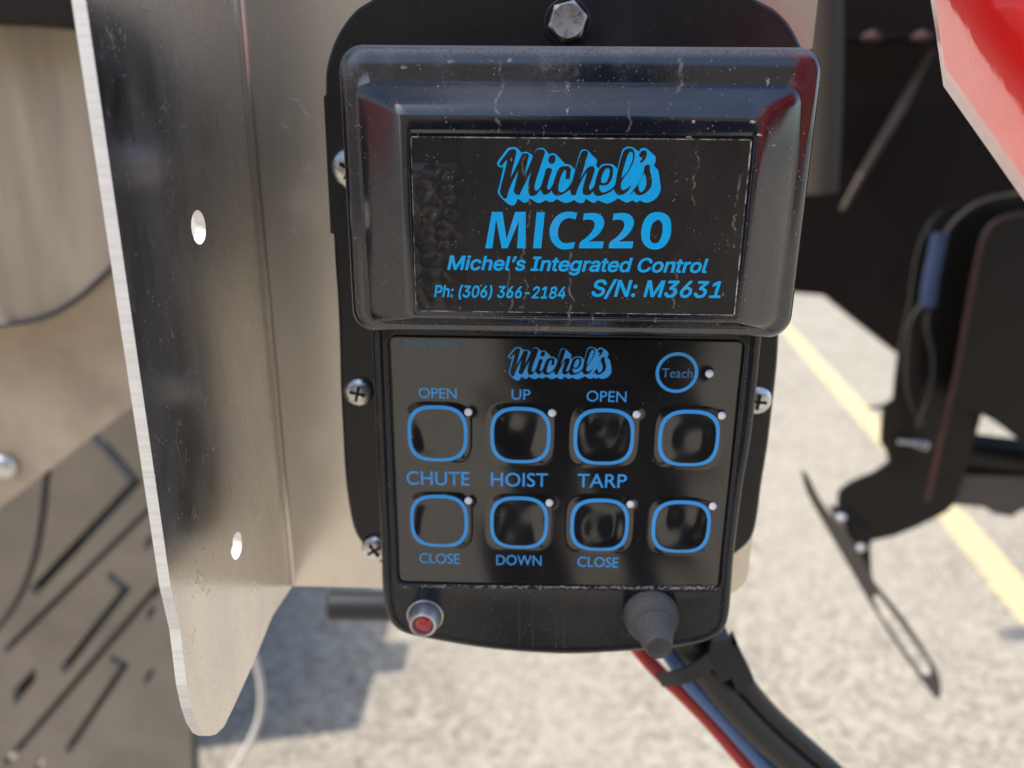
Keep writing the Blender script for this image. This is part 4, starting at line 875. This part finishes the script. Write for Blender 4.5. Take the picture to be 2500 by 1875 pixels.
slab('upper_panel', [(-900, 20), (420, 20), (420, 560), (300, 625), (262, 662), (230, 695), (200, 720), (150, 752), (100, 772), (40, 785), (-20, 790), (-900, 800)], YU, .02, hop.m, 'streaky brown aluminium panel at upper left above the dark edge shadow', 'panel')
slab('lower_plate', [(-900, 640), (440, 640), (440, 905), (316, 996), (180, 1100), (0, 1239), (-500, 1640), (-900, 1640)], YU + .05, .008, hop2.m, 'tan dusty plate at left below the curved dark edge shadow', 'panel')
cable('edge_shadow_line', 'dark shadow line curving along the lower edge of the upper left panel', [(-700, 800), (-200, 800), (-20, 792), (60, 785), (130, 765), (200, 722), (255, 672), (300, 630), (380, 560)], .0028, darkc.m, YU - .004, YU - .004)  # black tube stands in for the shadow line under the upper panel
def scr2(px, py, Y, r, label):
    c0 = P(px, py, Y)
    return single('round_head_bolt', lathe([(r, 0), (r, .004)] + [(r*math.cos(R(k)), .004 + r*.5*math.sin(R(k))) for k in (20, 40, 60, 80)], c0, (0, -1, 0), 28), zinc.m, label, 'bolt', c0, True)
scr2(14, 1136, YU + .049, .0145, 'zinc round bolt head on the tan plate at the left edge')
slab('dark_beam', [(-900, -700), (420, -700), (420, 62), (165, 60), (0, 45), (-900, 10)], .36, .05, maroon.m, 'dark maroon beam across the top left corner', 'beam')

# perforated panel
YP = .80
def slit(pts, w_):
    V = [Vector((x, y, 0)) for x, y in pts]; Lf, Rt = [], []
    for i, p in enumerate(V):
        ta = (V[i] - V[i-1]).normalized() if i else (V[1] - V[0]).normalized()
        tb_ = (V[i+1] - V[i]).normalized() if i < len(V)-1 else ta
        t1 = (ta + tb_).normalized(); n_ = Vector((-t1.y, t1.x, 0))
        k_ = 1/max(.5, ta.dot(t1))
        Lf.append(p + n_*w_/2*k_); Rt.append(p - n_*w_/2*k_)
    return [(v.x, v.y) for v in Lf + Rt[::-1]]
slits = [slit([(231, 1061), (332, 1177), (79, 1447)], 24), slit([(265, 1402), (307, 1439), (152, 1639)], 19), slit([(270, 1605), (304, 1625), (163, 1836)], 16),
         [(28, 1690), (85, 1628), (87, 1661), (37, 1723)], [(350, 1330), (368, 1300), (375, 1320), (358, 1345)], [(355, 1500), (375, 1475), (380, 1490), (362, 1518)], [(350, 1658), (372, 1630), (376, 1645), (356, 1672)],
         [(80, 1885), (96, 1845), (107, 1850), (98, 1890)], slit([(12, 1590), (372, 1236)], 14), slit([(12, 1866), (396, 1420)], 15)]
perf = Mat('grey_powder_coat', (.20, .175, .15), .6)
s1 = perf.noise(8, 5, .6); perf.color(perf.mix(perf.ramp(s1, (.35, 0), (.7, 1)), (.21, .185, .155), (.15, .13, .11)))
po = slab('perforated_panel', [(-700, 700), (420, 700), (500, 1000), (470, 1500), (480, 1990), (-700, 1990)], YP, .016, perf.m, 'grey brown metal panel with long diagonal slots at lower left', 'panel', holes=slits)
caster_m = Mat('dark_shadow_caster', (.012, .011, .010), .7)  # added box behind the slots, there to shadow the ground at lower left
cr = bmesh.new()
box((-2.3, 1.50, .04), (-.95, 2.6, .60), cr); box((-2.3, 1.02, .04), (-.88, 1.497, .62), cr); box((-1.2, 1.22, .623), (-.84, 1.34, .66), cr)
single('shadow_caster_box', cr, caster_m.m, 'dark steel crate added behind the slotted panel to shadow the ground', 'blocker', (-1.5, 1.5, .04))
cable('hanging_cable', 'black cable hanging in front of the slotted panel at far left', [(120, 1120), (112, 1180), (104, 1260), (85, 1360), (50, 1450), (0, 1525), (-80, 1600)], .0050, darkc.m, .70, .72)
cable('white_cord', 'thin pale cord hanging below the pointed tip of the bracket', [(590, 1500), (620, 1600), (637, 1672), (634, 1750), (600, 1830), (555, 1900), (520, 1960)], .0052, Mat('pale_cord', (.55, .52, .48), .5).m, .75, .75)
cable('thin_post', 'thin dark post at the bottom edge right of the slotted panel', [(472, 1690), (474, 1800), (478, 1960)], .004, blackc.m, .78, .78, 'post')

# ================================================================== right background
YW = 1.35
wt = thing('trailer_wall', 'dark maroon trailer wall in shade at upper right with a diagonal weld', 'trailer wall', P(2016, 722, YW))
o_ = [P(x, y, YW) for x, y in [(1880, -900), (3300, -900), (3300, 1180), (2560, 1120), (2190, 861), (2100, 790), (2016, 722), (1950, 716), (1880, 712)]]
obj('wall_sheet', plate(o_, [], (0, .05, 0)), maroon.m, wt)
grm = Mat('dusty_dark_steel', (.10, .085, .07), .5)
gg = grm.noise(30, 4, .6); grm.color(grm.mix(gg, (.11, .085, .065), (.010, .007, .006)))
obj('diagonal_brace', tube([P(2275, 120, YW - .03), P(2200, 262, YW - .03), P(2130, 380, YW - .03), P(2055, 512, YW - .03)], [.005, .010, .009, .005], 10, 3), grm.m, wt, True)
obj('ledge', plate([P(x, y, YW - .02) for x, y in [(1900, 96), (2300, 92), (2300, 108), (1900, 112)]], [], (0, -.10, 0)), maroon.m, wt)
for x in (2035, 2130, 2252):  # highlights along the ledge, put in as lighter brown lumps
    obj('highlight_lump', tube([P(x - 24, 92, YW - .14), P(x, 88, YW - .14), P(x + 22, 92, YW - .14)], [.004, .010, .004], 8, 2), Mat('highlight_brown', (.05, .022, .018), .7).m, wt, True)
obj('lower_sheet', plate([P(x, y, YW + .06) for x, y in [(1960, 640), (2600, 640), (2600, 1050), (2250, 900), (2185, 860), (2020, 724)]], [], (0, .02, 0)), grm.m, wt)
pp = [P(1985, -400, .7), P(1992, 100, .7), P(1990, 300, .7), P(1982, 470, .7)]
single('brown_post', tube(pp, mpp(1990, 200, .7)*62, 28, 3), Mat('brown_dusty_steel', (.040, .030, .022), .8).m, 'brown blurred round upright behind the right edge of the lid', 'post', pp[-1], True)

# lamp box with wires
YX = .75
bx = thing('black_housing', 'black steel box with rust red edge hanging at the right', 'steel box', P(2267, 1217, YX))
o_ = [P(x, y, YX) for x, y in [(2267, 1217), (2300, 1060), (2338, 900), (2366, 740), (2394, 610), (2410, 560), (2440, 536), (2490, 524), (2900, 520), (2900, 1300), (2560, 1130), (2500, 1085), (2430, 1030), (2385, 1008), (2335, 985), (2310, 1060), (2290, 1180)]]
obj('front_sheet', plate(curvy(o_, 3, 40), [], (0, .004, 0)), blackpaint.m, bx)
rust = Mat('rust_red_edge', (.035, .008, .006), .5)
obj('edge_trim', tube([P(x, y, YX - .003) for x, y in [(2265, 1222), (2300, 1062), (2337, 900), (2365, 740), (2392, 610), (2410, 562), (2442, 535), (2500, 522), (2700, 518)]], .0032, 8, 4), rust.m, bx, True)
o_ = [P(x, y, YX + .05) for x, y in [(2195, 861), (2222, 740), (2240, 620), (2275, 540), (2330, 500), (2430, 488), (2900, 480), (2900, 800), (2440, 800), (2400, 1000), (2330, 1230), (2290, 1262), (2180, 1310), (2120, 1322), (2085, 1300), (2060, 1272), (2046, 1235), (2050, 1200), (2080, 1178), (2135, 1155), (2172, 1128), (2165, 1100), (2152, 1082), (2158, 1000), (2118, 998), (2160, 990), (2182, 975)]]
obj('side_sheet', plate(curvy(o_, 2, 40), [], (0, .006, 0)), blackpaint.m, bx)
o_ = tube([P(2340, 1100, YX + .09), P(2440, 1112, YX + .09), P(2620, 1135, YX + .09)], .030, 24, 3)
obj('cross_tube', o_, blackpaint.m, bx, True)
obj('lower_flange', plate([P(x, y, YX + .06) for x, y in [(2285, 1165), (2340, 1160), (2700, 1170), (2700, 1250), (2495, 1245), (2470, 1262), (2430, 1255), (2400, 1238), (2290, 1230)]], [], (0, .02, 0)), Mat('grey_brown_paint', (.07, .06, .052), .5).m, bx)
cb2 = P(2235, 1085, YX + .045)
single('zinc_stud', tube([P(2190, 1078, YX + .04), P(2220, 1079, YX + .04), P(2262, 1088, YX + .04)], [.004, .004, .008], 12, 2), zinc.m, 'small zinc stud and nut on the black steel box', 'bolt', cb2, True)
# wires and butt connector
cable('grey_wire', 'pale wire curving down into the blue butt connector', [(2520, 470), (2450, 478), (2390, 495), (2340, 530), (2306, 575), (2298, 620)], .0026, Mat('pale_wire', (.07, .058, .048), .5).m, YX + .03, YX + .03, 'wire')
cable('butt_connector', 'blue crimp connector joining the wires right of the control box', [(2294, 570), (2288, 610), (2272, 690), (2266, 745)], .0105, Mat('blue_nylon', (.018, .040, .10), .5).m, YX + .025, YX + .025, 'connector')
cable('thin_wire', 'thin grey wire hanging below the blue connector, left strand', [(2262, 730), (2225, 780), (2215, 850), (2212, 930), (2228, 1000), (2262, 1040)], .0020, Mat('grey_wire_jacket', (.022, .02, .018), .5).m, YX + .035, YX + .03, 'wire')
cable('thin_wire', 'thin black wire hanging below the blue connector, right strand', [(2270, 740), (2262, 800), (2278, 880), (2268, 960), (2240, 1040)], .0024, blackc.m, YX + .03, YX + .03, 'wire')
# slotted arm
at_ = thing('adjusting_arm_bracket', 'dark steel adjusting arm with a long slot, pointing down right over concrete', 'bracket arm', P(2293, 1705, .50))
arm = [(1958, 1150), (1972, 1160), (2000, 1215), (2040, 1270), (2075, 1310), (2110, 1370), (2135, 1420), (2200, 1500), (2280, 1620), (2292, 1650), (2298, 1690), (2291, 1708), (2280, 1700), (2200, 1590), (2135, 1490), (2118, 1462), (2060, 1360), (2010, 1275), (1970, 1200)]
slot_ = [(2132, 1458), (2142, 1450), (2160, 1470), (2268, 1618), (2276, 1640), (2270, 1655), (2256, 1650), (2150, 1500)]
obj('arm_plate', plate(curvy([P(x, y, .50) for x, y in arm], 3, 40), [[P(x, y, .50) for x, y in slot_]], (0, .004, 0)), Mat('grey_steel', (.075, .066, .058), .5).m, at_)
for (x, y) in ((2052, 1262), (2100, 1335)):
    obj('arm_bolt', lathe([(.0055, 0), (.0055, .003), (.0035, .005)], P(x, y, .499), (0, -1, 0), 20), zinc.m, at_, True)
obj('arm_root', plate([P(x, y, .515) for x, y in [(2060, 1280), (2130, 1290), (2125, 1340), (2128, 1400), (2140, 1440), (2110, 1400)]], [], (0, .05, 0)), blackpaint.m, at_)

# red fender panel, near
redp = Mat('glossy_red_paint', (.62, .012, .012), .12, ior=1.5, coat=1.0, coat_rough=.02)
redp.b.inputs['Coat IOR'].default_value = 2.2
redp.bump(redp.noise(38, 3, .5), .0006, .25, coat=True)
def RP(px, py, s): return CAM + ray(px, py) * s
q = [RP(2272, 0, .225), RP(2303, 210, .234), RP(2500, 490, .2025)]
BEND = .046
n0 = (q[1] - q[0]).cross(q[2] - q[1]).normalized()
def onplane(px, py):
    d = ray(px, py); return CAM + d * ((q[0] - CAM).dot(n0) / d.dot(n0))
cols = []
edgeL = [(2262, -60), (2272, 0), (2284, 75), (2303, 210), (2360, 291), (2420, 376), (2500, 490), (2600, 632)]
pts_ = [onplane(x, y) for x, y in edgeL]
toward = n0 if n0.dot(CAM - q[0]) > 0 else -n0
away = Vector((.80, -.30, .52)); away = (away - n0 * away.dot(n0)).normalized()
bm = bmesh.new(); rows = []
for p in pts_:
    row = []
    for k in range(0, 12):
        s_ = k * .0075
        lift = max(0, s_ - BEND)
        row.append(p + away * s_ - toward * (lift**2) * 10.0)
    rows.append(row)
vr = [[bm.verts.new(p) for p in r_] for r_ in rows]
for i in range(len(vr) - 1):
    for j in range(len(vr[0]) - 1): bm.faces.new((vr[i][j], vr[i+1][j], vr[i+1][j+1], vr[i][j+1]))
bmesh.ops.recalc_face_normals(bm, faces=bm.faces[:])
if sum((f.normal.dot(toward)) for f in bm.faces) < 0: bmesh.ops.reverse_faces(bm, faces=bm.faces[:])
rf = single('red_fender', bm, redp.m, 'glossy red painted metal panel cutting across the top right corner', 'panel', pts_[-1], True)
sdm = rf.modifiers.new('thickness', 'SOLIDIFY'); sdm.thickness = .0003; sdm.offset = -1
print('red normal', toward)

# ================================================================== behind the camera: added wall for tan reflections, and the person taking the picture
wallm = Mat('tan_reflection_wall', (.52, .42, .30), .7)  # unseen wall added so metal and lid reflect a tan tone
pt = thing('reflection_wall', 'tan ribbed building wall added for its reflection in the aluminium bracket', 'backdrop', (1, -9, 0))
obj('wall', box((-14, -9.3, 0.005), (16, -9, 5.6)), wallm.m, pt)
rbm = bmesh.new()
for k in range(60): box((-14 + k*.5, -8.998, .05), (-13.9 + k*.5, -8.95, 5.58), rbm)
obj('wall_ribs', rbm, wallm.m, pt)['kind'] = 'stuff'
ps = thing('person', 'person in dark clothes holding up a phone, reflected in the keypad label', 'person', (.10, -.86, 0))
J = {'pel': (0, 0, .96, .10), 'wst': (0, 0, 1.10, .11), 'ch': (0, 0, 1.34, .13), 'nk': (0, .01, 1.48, .062), 'hd': (0, .03, 1.57, .085), 'tp': (0, .035, 1.66, .092), 'cr': (0, .03, 1.72, .06)}
for k, sx in (('l', -1), ('r', 1)):
    J['hip'+k] = (sx*.075, 0, .90, .078); J['kn'+k] = (sx*.10, .03, .50, .055); J['an'+k] = (sx*.14, 0, .10, .045); J['to'+k] = (sx*.16, .17, .035, .036)
    J['sh'+k] = (sx*.17, 0, 1.40, .06); J['el'+k] = (sx*.17, .16, 1.16, .042); J['wr'+k] = (sx*.115 - .10, .495, 1.26, .028); J['ha'+k] = (sx*.095 - .10, .515, 1.285, .026)
E_ = [('pel','wst'),('wst','ch'),('ch','nk'),('nk','hd'),('hd','tp'),('tp','cr')]
for k in 'lr': E_ += [('pel','hip'+k),('hip'+k,'kn'+k),('kn'+k,'an'+k),('an'+k,'to'+k),('ch','sh'+k),('sh'+k,'el'+k),('el'+k,'wr'+k),('wr'+k,'ha'+k)]
ks = list(J); me = bpy.data.meshes.new('body')
me.from_pydata([J[k][:3] for k in ks], [(ks.index(a), ks.index(b)) for a, b in E_], [])
bo = bpy.data.objects.new('body', me); COL.objects.link(bo); bo.parent = ps; LOC[bo.name] = LOC[ps.name]
md = bo.modifiers.new('skin', 'SKIN'); bo.modifiers.new('sub', 'SUBSURF').levels = 2
bo.modifiers['sub'].render_levels = 2
for k, v in zip(ks, me.skin_vertices[0].data):
    r_ = J[k][3]; v.radius = (r_*(1.25 if k in ('pel','wst','ch') else 1), r_)
me.skin_vertices[0].data[0].use_root = True
cloth = Mat('dark_navy_cloth', (.012, .014, .022), .85); me.materials.append(cloth.m)
single('phone', box((-.085, -.334, 1.262), (.068, -.3265, 1.338), bev=.003), blackpaint.m, 'black phone held by the person taking the picture', 'phone', (0, -.33, 1.30))
